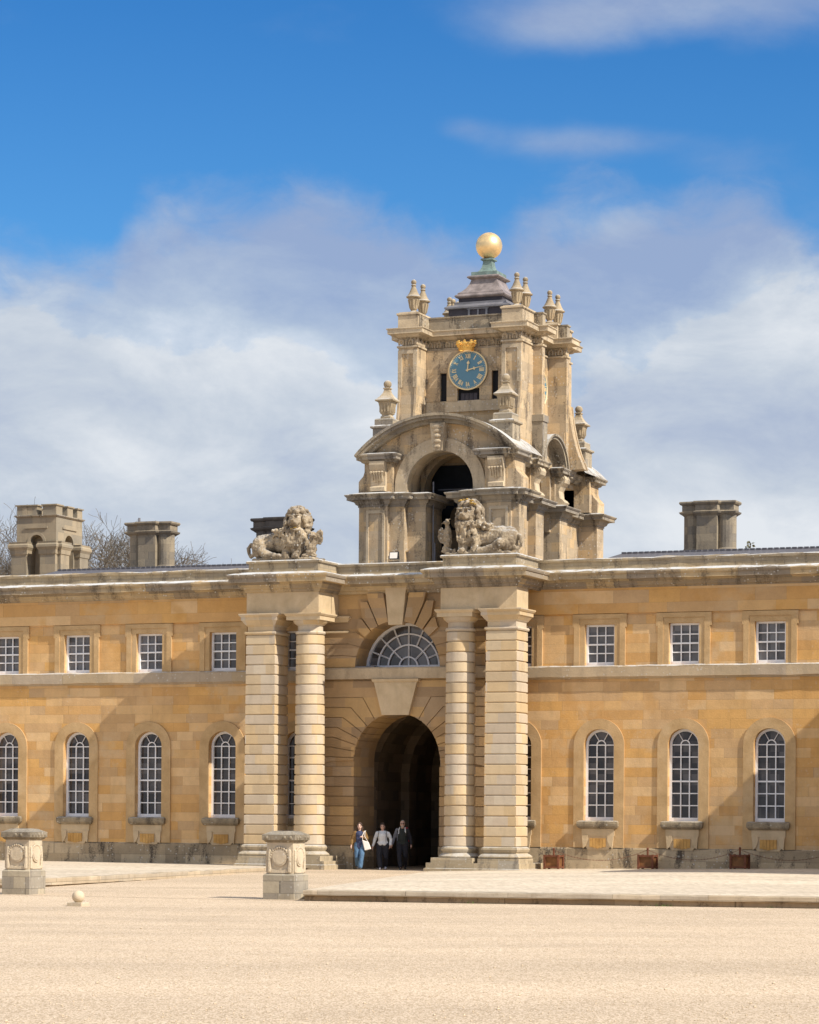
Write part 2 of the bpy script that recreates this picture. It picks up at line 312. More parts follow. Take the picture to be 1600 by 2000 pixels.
M['gravel'] = gravel_mat('pale gravel', (.38, .287, .187), (.53, .412, .288), (.645, .52, .385), 60., .055)
M['paving'] = stone('pale paving', [(.56, .475, .365), (.60, .51, .395), (.54, .46, .36)], row=.6, length=1.2, joint=.0, jcol=1., mottle=.07, bump=.15)
M['paving'] = gravel_mat('pale paving', (.50, .42, .315), (.575, .485, .37), (.62, .53, .41), 9., .05)

# ------------------------------------------------------------------ mesh builder
def root_loc(o):
    while o.parent: o = o.parent
    return o.location.copy()
class MB:
    def __init__(s): s.v = []; s.f = []
    def add(s, vs, fs):
        k = len(s.v); s.v += [tuple(p) for p in vs]; s.f += [tuple(i + k for i in f) for f in fs]; return s
    def box(s, x0, x1, y0, y1, z0, z1):
        return s.add([(x, y, z) for z in (z0, z1) for y in (y0, y1) for x in (x0, x1)],
                     [(0, 2, 3, 1), (4, 5, 7, 6), (0, 1, 5, 4), (2, 6, 7, 3), (0, 4, 6, 2), (1, 3, 7, 5)])
    def _prism(s, a, b):
        n = len(a)
        return s.add(a + b, [tuple(range(n))[::-1], tuple(range(n, 2 * n))] + [(i, (i + 1) % n, n + (i + 1) % n, n + i) for i in range(n)])
    def xz(s, p, y0, y1): return s._prism([(x, y0, z) for x, z in p], [(x, y1, z) for x, z in p])
    def yz(s, p, x0, x1): return s._prism([(x0, y, z) for y, z in p], [(x1, y, z) for y, z in p])
    def xy(s, p, z0, z1): return s._prism([(x, y, z0) for x, y in p], [(x, y, z1) for x, y in p])
    def quad(s, *p): return s.add(p, [tuple(range(len(p)))])
    def sweep(s, path, prof, closed=False, caps=True, worn=0.):
        if worn:
            rw = random.Random(len(path) + int(abs(path[0][0]) * 7)); q = [Vector(path[0])]
            for a, c in zip(path, path[1:]):
                a = Vector(a); c = Vector(c); k = max(1, int((c - a).length / .45)); q += [a.lerp(c, i / k) for i in range(1, k + 1)]
            path = q
        n = len(path); P = [Vector(p) for p in path]; rows = []
        for i in range(n):
            def nr(a, b):
                d = (b - a).normalized(); return Vector((d.y, -d.x))
            if closed: n1 = nr(P[i - 1], P[i]); n2 = nr(P[i], P[(i + 1) % n])
            else:
                n1 = nr(P[i - 1], P[i]) if i else nr(P[0], P[1]); n2 = nr(P[i], P[i + 1]) if i < n - 1 else n1
            mt = (n1 + n2) / max(.15, 1 + n1.dot(n2))
            if worn: rows.append([(P[i].x + mt.x * (o + rw.gauss(0, worn) * .6), P[i].y + mt.y * (o + rw.gauss(0, worn) * .6), z + rw.gauss(0, worn)) for o, z in prof])
            else: rows.append([(P[i].x + mt.x * o, P[i].y + mt.y * o, z) for o, z in prof])
        m = len(prof); vs = [q for r in rows for q in r]; fs = []
        for i in range(n if closed else n - 1):
            j = (i + 1) % n
            fs += [(i * m + k, j * m + k, j * m + k + 1, i * m + k + 1) for k in range(m - 1)]
        if not closed and caps: fs += [tuple(range(m))[::-1], tuple((n - 1) * m + k for k in range(m))]
        return s.add(vs, fs)
    def lathe(s, cx, cy, prof, n=24, square=False, rot=0.):
        if square: n = 4; rot = math.pi / 4
        q = math.sqrt(2) if square else 1.
        vs = []; m = len(prof)
        for r, z in prof:
            vs += [(cx + r * q * math.cos(rot + 2 * math.pi * k / n), cy + r * q * math.sin(rot + 2 * math.pi * k / n), z) for k in range(n)]
        fs = [(i * n + k, i * n + (k + 1) % n, (i + 1) * n + (k + 1) % n, (i + 1) * n + k) for i in range(m - 1) for k in range(n)]
        fs += [tuple(range(n))[::-1], tuple((m - 1) * n + k for k in range(n))]
        return s.add(vs, fs)
    def ball(s, c, r, n=16, m=10, sc=(1, 1, 1), rot=None):
        vs = []; fs = []
        for i in range(m + 1):
            a = math.pi * i / m
            for k in range(n):
                b = 2 * math.pi * k / n
                p = Vector((r * sc[0] * math.sin(a) * math.cos(b), r * sc[1] * math.sin(a) * math.sin(b), r * sc[2] * math.cos(a)))
                if rot: p = rot @ p
                vs.append(p + Vector(c))
        for i in range(m):
            for k in range(n): fs.append((i * n + k, (i + 1) * n + k, (i + 1) * n + (k + 1) % n, i * n + (k + 1) % n))
        return s.add(vs, fs)
    def tube(s, pts, rad, n=8):
        pts = [Vector(p) for p in pts]; m = len(pts)
        if not isinstance(rad, (list, tuple)): rad = [rad] * m
        vs = []; ref = None
        for i in range(m):
            d = (pts[min(i + 1, m - 1)] - pts[max(i - 1, 0)]).normalized()
            if ref is None: ref = Vector((0, 0, 1)) if abs(d.z) < .9 else Vector((1, 0, 0))
            a = d.cross(ref).normalized(); b = a.cross(d).normalized(); ref = b
            vs += [pts[i] + (a * math.cos(2 * math.pi * k / n) + b * math.sin(2 * math.pi * k / n)) * rad[i] for k in range(n)]
        fs = [(i * n + k, i * n + (k + 1) % n, (i + 1) * n + (k + 1) % n, (i + 1) * n + k) for i in range(m - 1) for k in range(n)]
        fs += [tuple(range(n))[::-1], tuple((m - 1) * n + k for k in range(n))]
        return s.add(vs, fs)
    def chain(s, segs, n=12):
        """tapered limb of overlapping balls, to be fused into one skin"""
        for (p, r), (q, r2) in zip(segs, segs[1:]):
            p = Vector(p); q = Vector(q); k = max(2, int((q - p).length / (min(r, r2) * .35)) + 1)
            for i in range(k + 1):
                t = i / k; s.ball(p.lerp(q, t), r + (r2 - r) * t, n, max(6, n // 2))
        return s
    def build(s, name, mat, parent=None, smooth=False, bevel=0., kind=None, loc=None):
        off = root_loc(parent) if parent else (Vector(loc) if loc else Vector((0, 0, 0)))
        me = bpy.data.meshes.new(name)
        me.from_pydata([tuple(Vector(p) - off) for p in s.v], [], s.f); me.update()
        bm = bmesh.new(); bm.from_mesh(me); bmesh.ops.recalc_face_normals(bm, faces=bm.faces); bm.to_mesh(me); bm.free()
        if mat: me.materials.append(M[mat] if isinstance(mat, str) else mat)
        if smooth:
            for p in me.polygons: p.use_smooth = True
        o = bpy.data.objects.new(name, me); COL.objects.link(o)
        if parent: o.parent = parent
        else: o.location = off
        if bevel:
            b = o.modifiers.new('bevel', 'BEVEL'); b.width = bevel; b.segments = 1; b.limit_method = 'ANGLE'; b.angle_limit = R_(40)
        if smooth == 'auto':
            o.modifiers.new('edges', 'EDGE_SPLIT').split_angle = R_(35)
        if kind: o['kind'] = kind
        return o
    def fuse(s, name, mat, parent=None, voxel=.03, smooth=2, noise=0., nscale=6., loc=None):
        """fuse everything into one continuous surface"""
        o = s.build(name, mat, parent, loc=loc)
        r = o.modifiers.new('r', 'REMESH'); r.mode = 'VOXEL'; r.voxel_size = voxel
        if smooth: q = o.modifiers.new('s', 'SMOOTH'); q.iterations = smooth; q.factor = .5
        dg = bpy.context.evaluated_depsgraph_get(); me = bpy.data.meshes.new_from_object(o.evaluated_get(dg))
        o.modifiers.clear(); old = o.data; o.data = me; bpy.data.meshes.remove(old); me.name = name
        if not me.materials: me.materials.append(M[mat])
        if noise:
            from mathutils import noise as NZ
            me.update(); ns = [v.normal.copy() for v in me.vertices]
            for v, nn in zip(me.vertices, ns):
                a = NZ.turbulence(v.co * nscale, 4, False); v.co += nn * (a - .45) * noise
        for p in me.polygons: p.use_smooth = True
        return o
def tag(o, label, cat, group=None):
    o['label'] = label; o['category'] = cat
    if group: o['group'] = group
    return o
def thing(name, loc, label, cat, group=None):
    o = bpy.data.objects.new(name, None); COL.objects.link(o); o.location = loc; o.empty_display_size = .3
    return tag(o, label, cat, group)
def copy_tree(o, parent=None, loc=None):
    c = o.copy(); COL.objects.link(c); c.parent = parent
    if loc is not None: c.location = loc
    for ch in o.children: copy_tree(ch, c)
    return c
def arc(cx, cz, r, a0, a1, n):
    return [(cx + r * math.cos(a0 + (a1 - a0) * i / n), cz + r * math.sin(a0 + (a1 - a0) * i / n)) for i in range(n + 1)]
PI = math.pi

# ------------------------------------------------------------------ the setting: court, drive, terraces
G = -.15
MB().quad((-500, -130, G), (500, -130, G), (500, 600, G), (-500, 600, G)).build('ground', 'gravel', kind='structure')
p = MB(); p.quad((-3.2, -2.6, -.004), (3.0, -2.6, -.004), (10.6, -31.4, G + .004), (-.3, -31.4, G + .004)); p.quad((-3.2, -2.6, -.004), (-3.2, 14, -.004), (3., 14, -.004), (3.0, -2.6, -.004))
p.build('path', 'gravel', kind='structure')
def sheet(name, quads, mat, kind):
    b = MB()
    for q in quads: b.quad(*q)
    return b.build(name, mat, kind=kind)
sheet('pavement', [((10.1, -31.4, .12), (22.4, -29.7, .12), (15, .2, .235), (5.2, .2, .095)), ((22.4, -29.7, .12), (60, -24.5, .12), (60, .2, .42), (15, .2, .235)),
                   ((10.1, -31.4, .12), (5.2, .2, .095), (2.0, -2.75, .002))], 'paving', 'structure')
sheet('pavement', [((-2.35, -8.75, .12), (-2.6, -2.7, .06), (-6.2, .2, .09), (-15, .2, .113)), ((-.5, -26, .12), (-2.35, -8.75, .12), (-15, .2, .113), (-15, -28, .12)),
                   ((-15, -28, .12), (-15, .2, .113), (-60, .2, .12), (-60, -34, .12))], 'paving', 'structure')
def kerb(path, prof, mat):
    b = MB(); b.sweep(path, prof, worn=.006); return b.build('kerb', mat, kind='structure')
RP = [(10.1, -31.4), (22.4, -29.7), (60, -24.5)]
kerb(RP, [(-.2, -.012), (.11, -.012), (.125, .0), (.125, .092), (.11, .115), (-.25, .124)], 'kerb')
kerb(RP, [(.02, G - .1), (.02, -.014)], 'kerbdark')
MB().quad((10.1, -31.4, .12), (2.0, -2.75, .002), (2.0, -2.75, -.4), (10.1, -31.4, -.4)).build('kerb', 'kerb', kind='structure')
kerb([(-60, -34), (-15, -28), (-.5, -26), (-2.35, -8.75), (-2.75, -3.0)], [(-.2, -.07), (.05, -.07), (.05, .1), (.035, .119), (-.25, .124)], 'kerb')
kerb([(-60, -34), (-15, -28), (-.5, -26), (-2.35, -8.75), (-2.75, -3.0)], [(.0, G - .1), (.0, -.072)], 'kerbdark')

# ------------------------------------------------------------------ wings
def opening_wall(b, x0, x1, z0, z1, y, ops, depth):
    """front sheet with openings (xc, half width, sill, spring, arched) and their reveals"""
    ops = sorted(ops); x = x0
    for xc, r, s0, sp, ar in ops:
        b.quad((x, y, z0), (xc - r, y, z0), (xc - r, y, z1), (x, y, z1))
        b.quad((xc - r, y, z0), (xc + r, y, z0), (xc + r, y, s0), (xc - r, y, s0))
        if ar: A = arc(xc, sp, r, PI, 0, 16)
        else: A = [(xc - r, sp), (xc + r, sp)]
        for (a, za), (c, zc) in zip(A, A[1:]): b.quad((a, y, za), (c, y, zc), (c, y, z1), (a, y, z1))
        O = [(xc - r, s0)] + A + [(xc + r, s0)]
        for (a, za), (c, zc) in zip(O, O[1:] + O[:1]): b.quad((a, y, za), (c, y, zc), (c, y + depth, zc), (a, y + depth, za))
        x = xc + r
    b.quad((x, y, z0), (x1, y, z0), (x1, y, z1), (x, y, z1))
CORN = [(0, 9.93), (.06, 9.95), (.09, 10.03), (.17, 10.06), (.2, 10.14), (.24, 10.2), (.26, 10.27), (.5, 10.272), (.5, 10.42), (.535, 10.44), (.56, 10.50), (.56, 10.55), (.30, 10.63), (-.02, 10.68)]
PAR = [(0.02, 10.6), (.02, 10.93), (.08, 10.95), (.09, 11.02), (.05, 11.055), (-.40, 11.075), (-.40, 10.5)]
AW = dict(r=.555, sill=1.82, spring=4.48)
SW = dict(r=.545, sill=7.275, top=8.72)
def ring_band(b, xc, r0, r1, z0, spring, y0, y1):
    o = [(xc - r1, z0)] + arc(xc, spring, r1, PI, 0, 20) + [(xc + r1, z0)]
    i = [(xc - r0, z0)] + arc(xc, spring, r0, PI, 0, 20) + [(xc + r0, z0)]
    n = len(o); vs = [(x, y0, z) for x, z in o] + [(x, y0, z) for x, z in i] + [(x, y1, z) for x, z in o] + [(x, y1, z) for x, z in i]
    fs = []
    for k in range(n - 1):
        fs += [(k, k + 1, n + k + 1, n + k), (2 * n + k, 3 * n + k, 3 * n + k + 1, 2 * n + k + 1), (k, 2 * n + k, 2 * n + k + 1, k + 1), (n + k, n + k + 1, 3 * n + k + 1, 3 * n + k)]
    b.add(vs, fs)
def arched_window(xc, par, glass_y=.26, seed=0):
    rnd = random.Random(seed); r, z0, sp = AW['r'], AW['sill'], AW['spring']; y = glass_y
    f = MB(); fw = .085
    ring_band(f, xc, r - fw, r + .01, z0 + .0, sp, y - .06, y + .03)
    f.box(xc - r, xc + r, y - .075, y + .03, z0, z0 + .12)
    zt = sp; zb = z0 + .12; rows = 6; W_ = r - fw
    h = (zt - zb) / rows
    for i in range(1, rows + 1): f.box(xc - W_, xc + W_, y - (.035 if i != 3 else .06), y + .02, zb + h * i - (.019 if i != 3 else .03), zb + h * i + (.019 if i != 3 else .026))
    for sx in (-1, 1): f.box(xc + sx * W_ / 3 - .019, xc + sx * W_ / 3 + .019, y - .034, y + .02, zb, zt)
    ring_band(f, xc, W_ / 3 - .016, W_ / 3 + .02, zt, zt, y - .034, y + .02)
    for a in (PI * .33, PI * .67):
        c, s_ = math.cos(a), math.sin(a)
        f.tube([(xc + c * W_ / 3, y - .01, zt + s_ * W_ / 3), (xc + c * (r - .04), y - .01, zt + s_ * (r - .04))], .017, 4)
    o = f.build('arched_window', 'white', par)
    g = MB(); g.xz([(xc - r, z0 + .02)] + [(xc + r, z0 + .02)] + arc(xc, sp, r, 0, PI, 16), y + .035, y + .06); g.build('glass', 'glass', o)
    s = MB(); ring_band(s, xc, r + .004, r + .375, .865, sp, -.055, .02); s.build('surround', 'smooth', o)
    s = MB(); s.sweep([(xc - .66, .3), (xc - .66, -.12), (xc + .66, -.12), (xc + .66, .3)], [(0, 1.53), (.05, 1.56), (.09, 1.62), (.10, 1.7), (.09, 1.78), (.03, 1.816), (-.06, 1.822)])
    s.box(xc - .65, xc + .65, -.11, .3, 1.55, 1.815); s.build('sill', 'mossy', o)
    a = MB(); a.box(xc - .60, xc + .60, -.10, -.052, 1.28, 1.53); a.box(xc - .55, xc + .55, -.085, -.05, .92, 1.285)
    a.xz([(xc - .5, .95), (xc - .38, .80), (xc + .38, .80), (xc + .5, .95)], -.083, -.05)
    for sx in (-1, 1): a.xz([(xc + sx * .58, 1.3), (xc + sx * .36, 1.3), (xc + sx * .36, 1.12), (xc + sx * .44, .92), (xc + sx * .54, .84)], -.13, -.06)
    a.build('apron', 'palesmooth', o); a = MB()
    for sx in (-.24, -.12, 0, .12, .24): a.xz([(xc + sx - .056, 1.2), (xc + sx + .056, 1.2), (xc + sx + .056, .84 + abs(sx) * .2), (xc + sx - .056, .84 + abs(sx) * .2)], -.125, -.07)
    a.build('apron_fluting', 'ochre', o)
    return o
def sash_window(xc, par, y=.2):
    r, z0, z1 = SW['r'], SW['sill'], SW['top']
    f = MB(); fw = .075
    for sx in (-1, 1): f.box(xc + sx * (r - fw / 2) - fw / 2, xc + sx * (r - fw / 2) + fw / 2, y - .06, y + .03, z0, z1)
    f.box(xc - r + fw, xc + r - fw, y - .058, y + .03, z1 - .07, z1); f.box(xc - r + fw, xc + r - fw, y - .07, y + .03, z0, z0 + .12)
    W_ = r - fw; zb = z0 + .12; h = (z1 - .07 - zb) / 4
    for i in (1, 2, 3): f.box(xc - W_, xc + W_, y - (.035 if i != 2 else .055), y + .02, zb + h * i - (.019 if i != 2 else .03), zb + h * i + (.019 if i != 2 else .026))
    for sx in (-1, 1): f.box(xc + sx * W_ / 3 - .019, xc + sx * W_ / 3 + .019, y - .034, y + .02, zb, z1 - .06)
    o = f.build('sash_window', 'white', par)
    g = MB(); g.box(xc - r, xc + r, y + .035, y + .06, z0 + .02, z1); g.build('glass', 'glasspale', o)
    s = MB(); w = .40
    for sx in (-1, 1):
        s.box(min(xc + sx * (r + .004), xc + sx * (r + .2)), max(xc + sx * (r + .004), xc + sx * (r + .2)), -.045, .01, z0, z1 + .004)
        s.box(min(xc + sx * (r + .2), xc + sx * (r + w)), max(xc + sx * (r + .2), xc + sx * (r + w)), -.075, .01, z0, z1 + .2)
        s.box(min(xc + sx * (r + w), xc + sx * (r + w + .05)), max(xc + sx * (r + w), xc + sx * (r + w + .05)), -.072, .01, 8.62, 9.08)
    s.box(xc - r - .2, xc + r + .2, -.047, .01, z1 + .004, z1 + .2)
    s.box(xc - r - w, xc + r + w, -.078, .01, z1 + .2, 9.08)
    s.build('surround', 'smooth', o)
    return o
def wing(x0, x1, label, wins, roofx, wx0, wx1):
    t = thing('palace_wing', (.5 * (x0 + x1), 0, 0), label, 'building', 'palace wings either side of the gate')
    w = MB(); opening_wall(w, wx0, wx1, .86, 6.87, 0., [(x, AW['r'], AW['sill'], AW['spring'], True) for x in wins], .3)
    opening_wall(w, wx0, wx1, 7.25, 9.12, 0.001, [(x, SW['r'], SW['sill'], SW['top'], False) for x in wins], .25)
    w.box(x0, x1, .32, 11.5, .86, 10.4); w.box(wx0, wx1, .321, 1.2, .87, 10.39)
    w.build('wall', 'wall', t)
    p = MB(); p.sweep([(wx0, 0), (wx1, 0)], [(.05, -.4), (.05, .82), (.0, .87)]); p.build('plinth', 'plinth', t)
    s = MB(); s.sweep([(wx0, 0), (wx1, 0)], [(0, 6.80), (.03, 6.82), (.06, 6.866), (.16, 6.87), (.16, 7.23), (.1, 7.272), (-.02, 7.28)], worn=.007); s.build('string_course', 'string', t)
    f = MB(); f.sweep([(wx0, 0), (wx1, 0)], [(0, 9.1), (.085, 9.102), (.085, 9.99), (0, 10.0)]); f.build('frieze', 'frieze', t)
    c = MB(); c.sweep([(x0, 0), (x1, 0)], CORN, worn=.008); c.build('cornice', 'cornice', t)
    q = MB(); q.sweep([(x0, 0), (x1, 0)], PAR, worn=.012); q.build('parapet', 'parapet', t)
    for i, x in enumerate(wins): arched_window(x, t, seed=i); sash_window(x, t)
    r0, r1 = roofx; r = MB(); h = 1.5
    r.add([(r0, .8, 10.6), (r1, .8, 10.6), (r1, 11, 10.6), (r0, 11, 10.6), (r0 + h, 4.2, 11.62), (r1 - h, 4.2, 11.62), (r1 - h, 6.4, 11.62), (r0 + h, 6.4, 11.62)],
          [(0, 1, 5, 4), (1, 2, 6, 5), (2, 3, 7, 6), (3, 0, 4, 7), (4, 5, 6, 7), (0, 3, 2, 1)])
    for i in range(int((r1 - r0 - 2 * h) / .22)): r.box(r0 + h + i * .22, r0 + h + i * .22 + .16, 4.1, 4.3, 11.6, 11.66)
    ro = r.build('roof', 'slate', t)
    return t, ro
GX0 = -.1; STEP = 3.075; W0 = 4.28
wl, rl = wing(-40, -5.0, 'golden stone wing with five bays of white windows left of the gate', [-W0 - .01 - STEP * i for i in range(6)], (-18.2, -5.2), -40, GX0 - 3.385)
wr, rr = wing(4.8, 40, 'golden stone wing right of the gate with a shadow across its lower right', [W0 - .02 + STEP * i for i in range(5)], (5.3, 39), GX0 + 3.385, 40)

def chimney(x, y, par, mat='chimney', top=13.83, base=10.6, sc=1.):
    """stack of a square shaft between two round ones under one moulded cap"""
    b = MB(); r = .40 * sc
    for sx, rnd in ((-.72, True), (.72, True)):
        b.lathe(x + sx * sc, y, [(r + .05, base), (r + .05, base + 1.42), (r, base + 1.48), (r, top - .5), (r + .04, top - .46)], 18)
    w = .44 * sc
    b.box(x - w, x + w, y - .56 * sc, y + .56 * sc, base, top - .44)
    pl = [(x - 1.14 * sc, y - .38 * sc), (x - .55 * sc, y - .42 * sc), (x - .48 * sc, y - .62 * sc), (x + .48 * sc, y - .62 * sc), (x + .55 * sc, y - .42 * sc), (x + 1.14 * sc, y - .38 * sc),
          (x + 1.14 * sc, y + .38 * sc), (x + .48 * sc, y + .62 * sc), (x - .48 * sc, y + .62 * sc), (x - 1.14 * sc, y + .38 * sc)]
    pl = [(x + (px - x) * .98, py) for px, py in pl]
    b.sweep(pl, [(-.06, top - .56), (-.02, top - .52), (.07, top - .46), (.10, top - .40), (.0, top - .36), (.0, top - .14), (.06, top - .12), (.10, top - .06), (.08, top), (-.12, top + .02)], True)
    b.xy([(x + (px - x) * .9, y + (py - y) * .9) for px, py in pl], top - .5, top - .02)
    return b.build('chimney', mat, par)
chimney(9.05, 8.0, rr, sc=.90); chimney(-14.5, 8.0, rl, sc=.88)
c = chimney(-8.75, 8.2, rl, 'darker'); c['label'] = 'dark chimney'
cp = MB(); cp.lathe(-15.1, 8, [(.05, 13.8), (.05, 14.05)], 8); cp.build('chimney_pot', 'lead', rl)

# ------------------------------------------------------------------ gatehouse
GX = -.1; BY = -.68; FY = -2.4; PW = 1.14; CR = .53
gate = thing('gatehouse', (GX, -1.2, 0), 'stone gateway with paired columns, fanlight and dark carriage arch', 'gateway')
AR = 1.68; ASP = 3.97; FR = 1.65; FSP = 7.29
# rusticated bay: courses running into voussoirs
b = MB(); rowz = [.85 + .357 * i for i in range(17)]; HB = 3.38
bays = MB()
def bay_back():
    w = MB(); opening_wall(w, GX - HB, GX + HB, -.3, 6.9, BY + .05, [(GX, AR, -.29, ASP, True)], 1.9)
    opening_wall(w, GX - HB, GX + HB, 6.9, 10.4, BY + .049, [(GX, FR, FSP, FSP, True)], 1.25)
    for sx in (-1, 1): w.box(min(GX + sx * HB, GX + sx * (HB - .01)), max(GX + sx * HB, GX + sx * (HB - .01)), BY + .05, .3, -.3, 10.4)
    w.box(GX - HB, GX + HB, BY + 1.4, 6, 7.0, 10.4)
    return w.build('bay_wall', 'bay', gate)
bay_back()
rus = MB()
def arcx(z): return 0 if z < ASP else AR - math.sqrt(max(0, AR * AR - (z - ASP) ** 2))
g_ = .015
for sx in (-1, 1):
    z = .85; i = 0
    while z + .357 <= ASP + .05:
        rus.box(*sorted((GX + sx * (AR + .0), GX + sx * HB)), BY, BY + .08, z + g_, z + .357 - g_); z += .357
        i += 1
    zs = z
    # voussoirs: each course turns into a radial stone
    RB = 2.6; def_ = lambda a, r: (GX + sx * r * math.cos(a), ASP + r * math.sin(a))
    zb = [zs + .357 * q for q in range(8)]; zb = [q for q in zb if q - ASP < RB * .93]
    ab = [math.asin(max(-.03, min(.95, (q - ASP) / RB))) for q in zb]
    for kx in range(len(zb)):
        last = kx == len(zb) - 1
        a0, z0 = ab[kx], zb[kx]
        a1, z1 = (R_(74), 6.86) if last else (ab[kx + 1], zb[kx + 1])
        da = g_ / AR
        inner = [def_(a0 + da + (a1 - a0 - 2 * da) * q / 4, AR) for q in range(5)]
        lo = def_(a0 + da * .7, RB); hi = def_(a1 - da * .7, RB)
        if last: poly = inner + [def_(a1 - da, 2.95), (GX + sx * HB, 6.80), (GX + sx * HB, z0 + g_), lo]
        else: poly = inner + [hi, (GX + sx * HB, z1 - g_), (GX + sx * HB, z0 + g_), lo]
        rus.xz(poly, BY, BY + .08)
for sx in (-1, 1):   # reveal courses
    z = .85
    while z + .357 <= ASP + .05:
        rus.box(*sorted((GX + sx * AR, GX + sx * (AR - .02))), BY + .01, BY + 1.9, z + g_, z + .357 - g_); z += .357
for kx in range(1, 18):
    a0 = PI * kx / 18 - .07; a1 = PI * (kx + 1) / 18 - .09
    A = arc(GX, ASP, AR, a0, a1, 3); B = arc(GX, ASP, AR - .02, a1, a0, 3)
    rus.xz(A + B, BY + .01, BY + 1.9)
rus.build('rustication', 'bay', gate)
for sx in (-1, 1): MB().box(*sorted((GX + sx * (AR - .03), GX + sx * HB)), BY - .05, BY + 1.9, -.3, .84).build('plinth', 'plinth', gate)
kb = MB(); kb.xz([(GX - .52, 5.56), (GX + .52, 5.56), (GX + .83, 6.74), (GX - .83, 6.74)], BY - .16, BY + .1)
kb.sweep([(GX - .86, BY + .1), (GX - .86, BY - .17), (GX + .86, BY - .17), (GX + .86, BY + .1)], [(0, 6.74), (.03, 6.77), (.05, 6.85), (-.02, 6.864)])
kb.build('keystone', 'palesmooth', gate)
# string course of the bay and fanlight sill
s = MB(); s.sweep([(GX - HB - .3, BY), (GX + HB + .3, BY)], [(0, 6.866), (.13, 6.87), (.13, 7.23), (.08, 7.285), (-.1, 7.29)]); s.build('string_course', 'fansill', gate)
# upper rustication and fan voussoirs
for sx in (-1, 1):
    v = MB()
    def p2(a, r): return (GX + sx * r * math.cos(a), FSP + r * math.sin(a))
    angs = [R_(d) for d in (0, 14, 27, 40)]; zc = [FSP, 7.73, 8.15, 8.56]
    for kx in range(3):
        a0 = angs[kx] + .008; a1 = angs[kx + 1] - .008; z0 = zc[kx] + g_; z1 = zc[kx + 1] - g_
        inn = [p2(a0 + (a1 - a0) * q / 3, FR) for q in range(4)]
        o0 = p2(a0, FR + .55); o1 = p2(a1, FR + .42)
        v.xz(inn + [(o1[0], z1), (GX + sx * HB, z1), (GX + sx * HB, z0), (o0[0], z0)], BY, BY + .08)
    for (d0, d1, ro, proud, cut) in ((41, 52, 2.25, .06, 0), (53, 64, 2.5, .10, 1), (65, 79.5, 2.85, .14, 2)):
        a0, a1 = R_(d0) + .006, R_(d1) - .006
        inn = [p2(a0 + (a1 - a0) * q / 4, FR) for q in range(5)]
        if cut == 0: out = [p2(a1, 2.2), p2(a1 - .03, 2.3), p2(a0, 2.12)]
        elif cut == 1: out = [(p2(a1, 2.58)[0], FSP + 2.36), (p2(a0, 2.4)[0], FSP + 2.36), p2(a0, 2.25)]
        else: out = [(p2(a1, 2.7)[0], FSP + 2.66), (p2(a0, 2.75)[0], FSP + 2.66), p2(a0, 2.55)]
        v.xz(inn + out, BY - proud, BY + .08)
    v.build('fan_voussoirs', 'bay', gate)
kb = MB(); kb.xz([(GX - .27, 8.80), (GX + .27, 8.80), (GX + .42, 10.3), (GX - .42, 10.3)], BY - .2, BY + .1); kb.build('keystone', 'palesmooth', gate)
for sx in (-1, 1):
    im = MB()
    xs = sorted((GX + sx * 1.95, GX + sx * HB)); pa = [(xs[0], BY + .1), (xs[0], BY), (xs[1], BY), (xs[1], BY + .1)]
    im.sweep(pa, [(0, 8.93), (.03, 8.95), (.06, 9.02), (.11, 9.08), (.11, 9.15), (.0, 9.18)]); im.sweep(pa, [(0, 8.54), (.05, 8.56), (.05, 8.61), (0, 8.63)])
    im.build('impost', 'palesmooth', gate)
# fanlight window
fy = .44; f = MB()
ring_band(f, GX, FR - .10, FR + .01, FSP, FSP, fy - .08, fy + .04); f.box(GX - FR, GX + FR, fy - .10, fy + .04, FSP + .002, FSP + .12)
for rr_ in (.36, .80, 1.20): ring_band(f, GX, rr_ - .026, rr_ + .026, FSP + .06, FSP + .06, fy - .045, fy + .03)
for a, r0 in ((90, .0), (45, .36), (135, .36), (22.5, .8), (67.5, .8), (112.5, .8), (157.5, .8)):
    c, s_ = math.cos(R_(a)), math.sin(R_(a)); f.tube([(GX + c * r0, fy - .01, FSP + .06 + s_ * r0), (GX + c * 1.58, fy - .01, FSP + .03 + s_ * 1.58)], .032, 4)
fo = f.build('fanlight', 'white', gate)
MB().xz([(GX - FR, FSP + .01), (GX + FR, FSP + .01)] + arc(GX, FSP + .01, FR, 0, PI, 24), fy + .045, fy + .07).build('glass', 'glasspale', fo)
MB().box(GX - 1.72, GX - .9, BY + .03, fy - .09, FSP + .004, FSP + .05).build('lead_flashing', 'lead', fo)
# passage behind the arch
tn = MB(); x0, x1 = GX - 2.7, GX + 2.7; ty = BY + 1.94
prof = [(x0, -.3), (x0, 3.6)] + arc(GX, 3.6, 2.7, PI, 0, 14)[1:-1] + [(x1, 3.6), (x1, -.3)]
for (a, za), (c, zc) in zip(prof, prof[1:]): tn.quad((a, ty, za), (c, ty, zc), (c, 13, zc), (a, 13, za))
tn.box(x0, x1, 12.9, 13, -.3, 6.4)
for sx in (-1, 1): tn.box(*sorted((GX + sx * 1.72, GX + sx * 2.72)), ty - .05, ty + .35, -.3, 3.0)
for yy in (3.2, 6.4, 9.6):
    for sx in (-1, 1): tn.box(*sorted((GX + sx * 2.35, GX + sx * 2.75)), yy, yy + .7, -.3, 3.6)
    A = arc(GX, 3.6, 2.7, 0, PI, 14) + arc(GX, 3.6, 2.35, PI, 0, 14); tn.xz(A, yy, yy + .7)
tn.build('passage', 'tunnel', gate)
MB().box(GX - 2.2, GX + 2.2, 12.6, 12.9, -.2, 5.2).build('door', 'leaddark', gate)

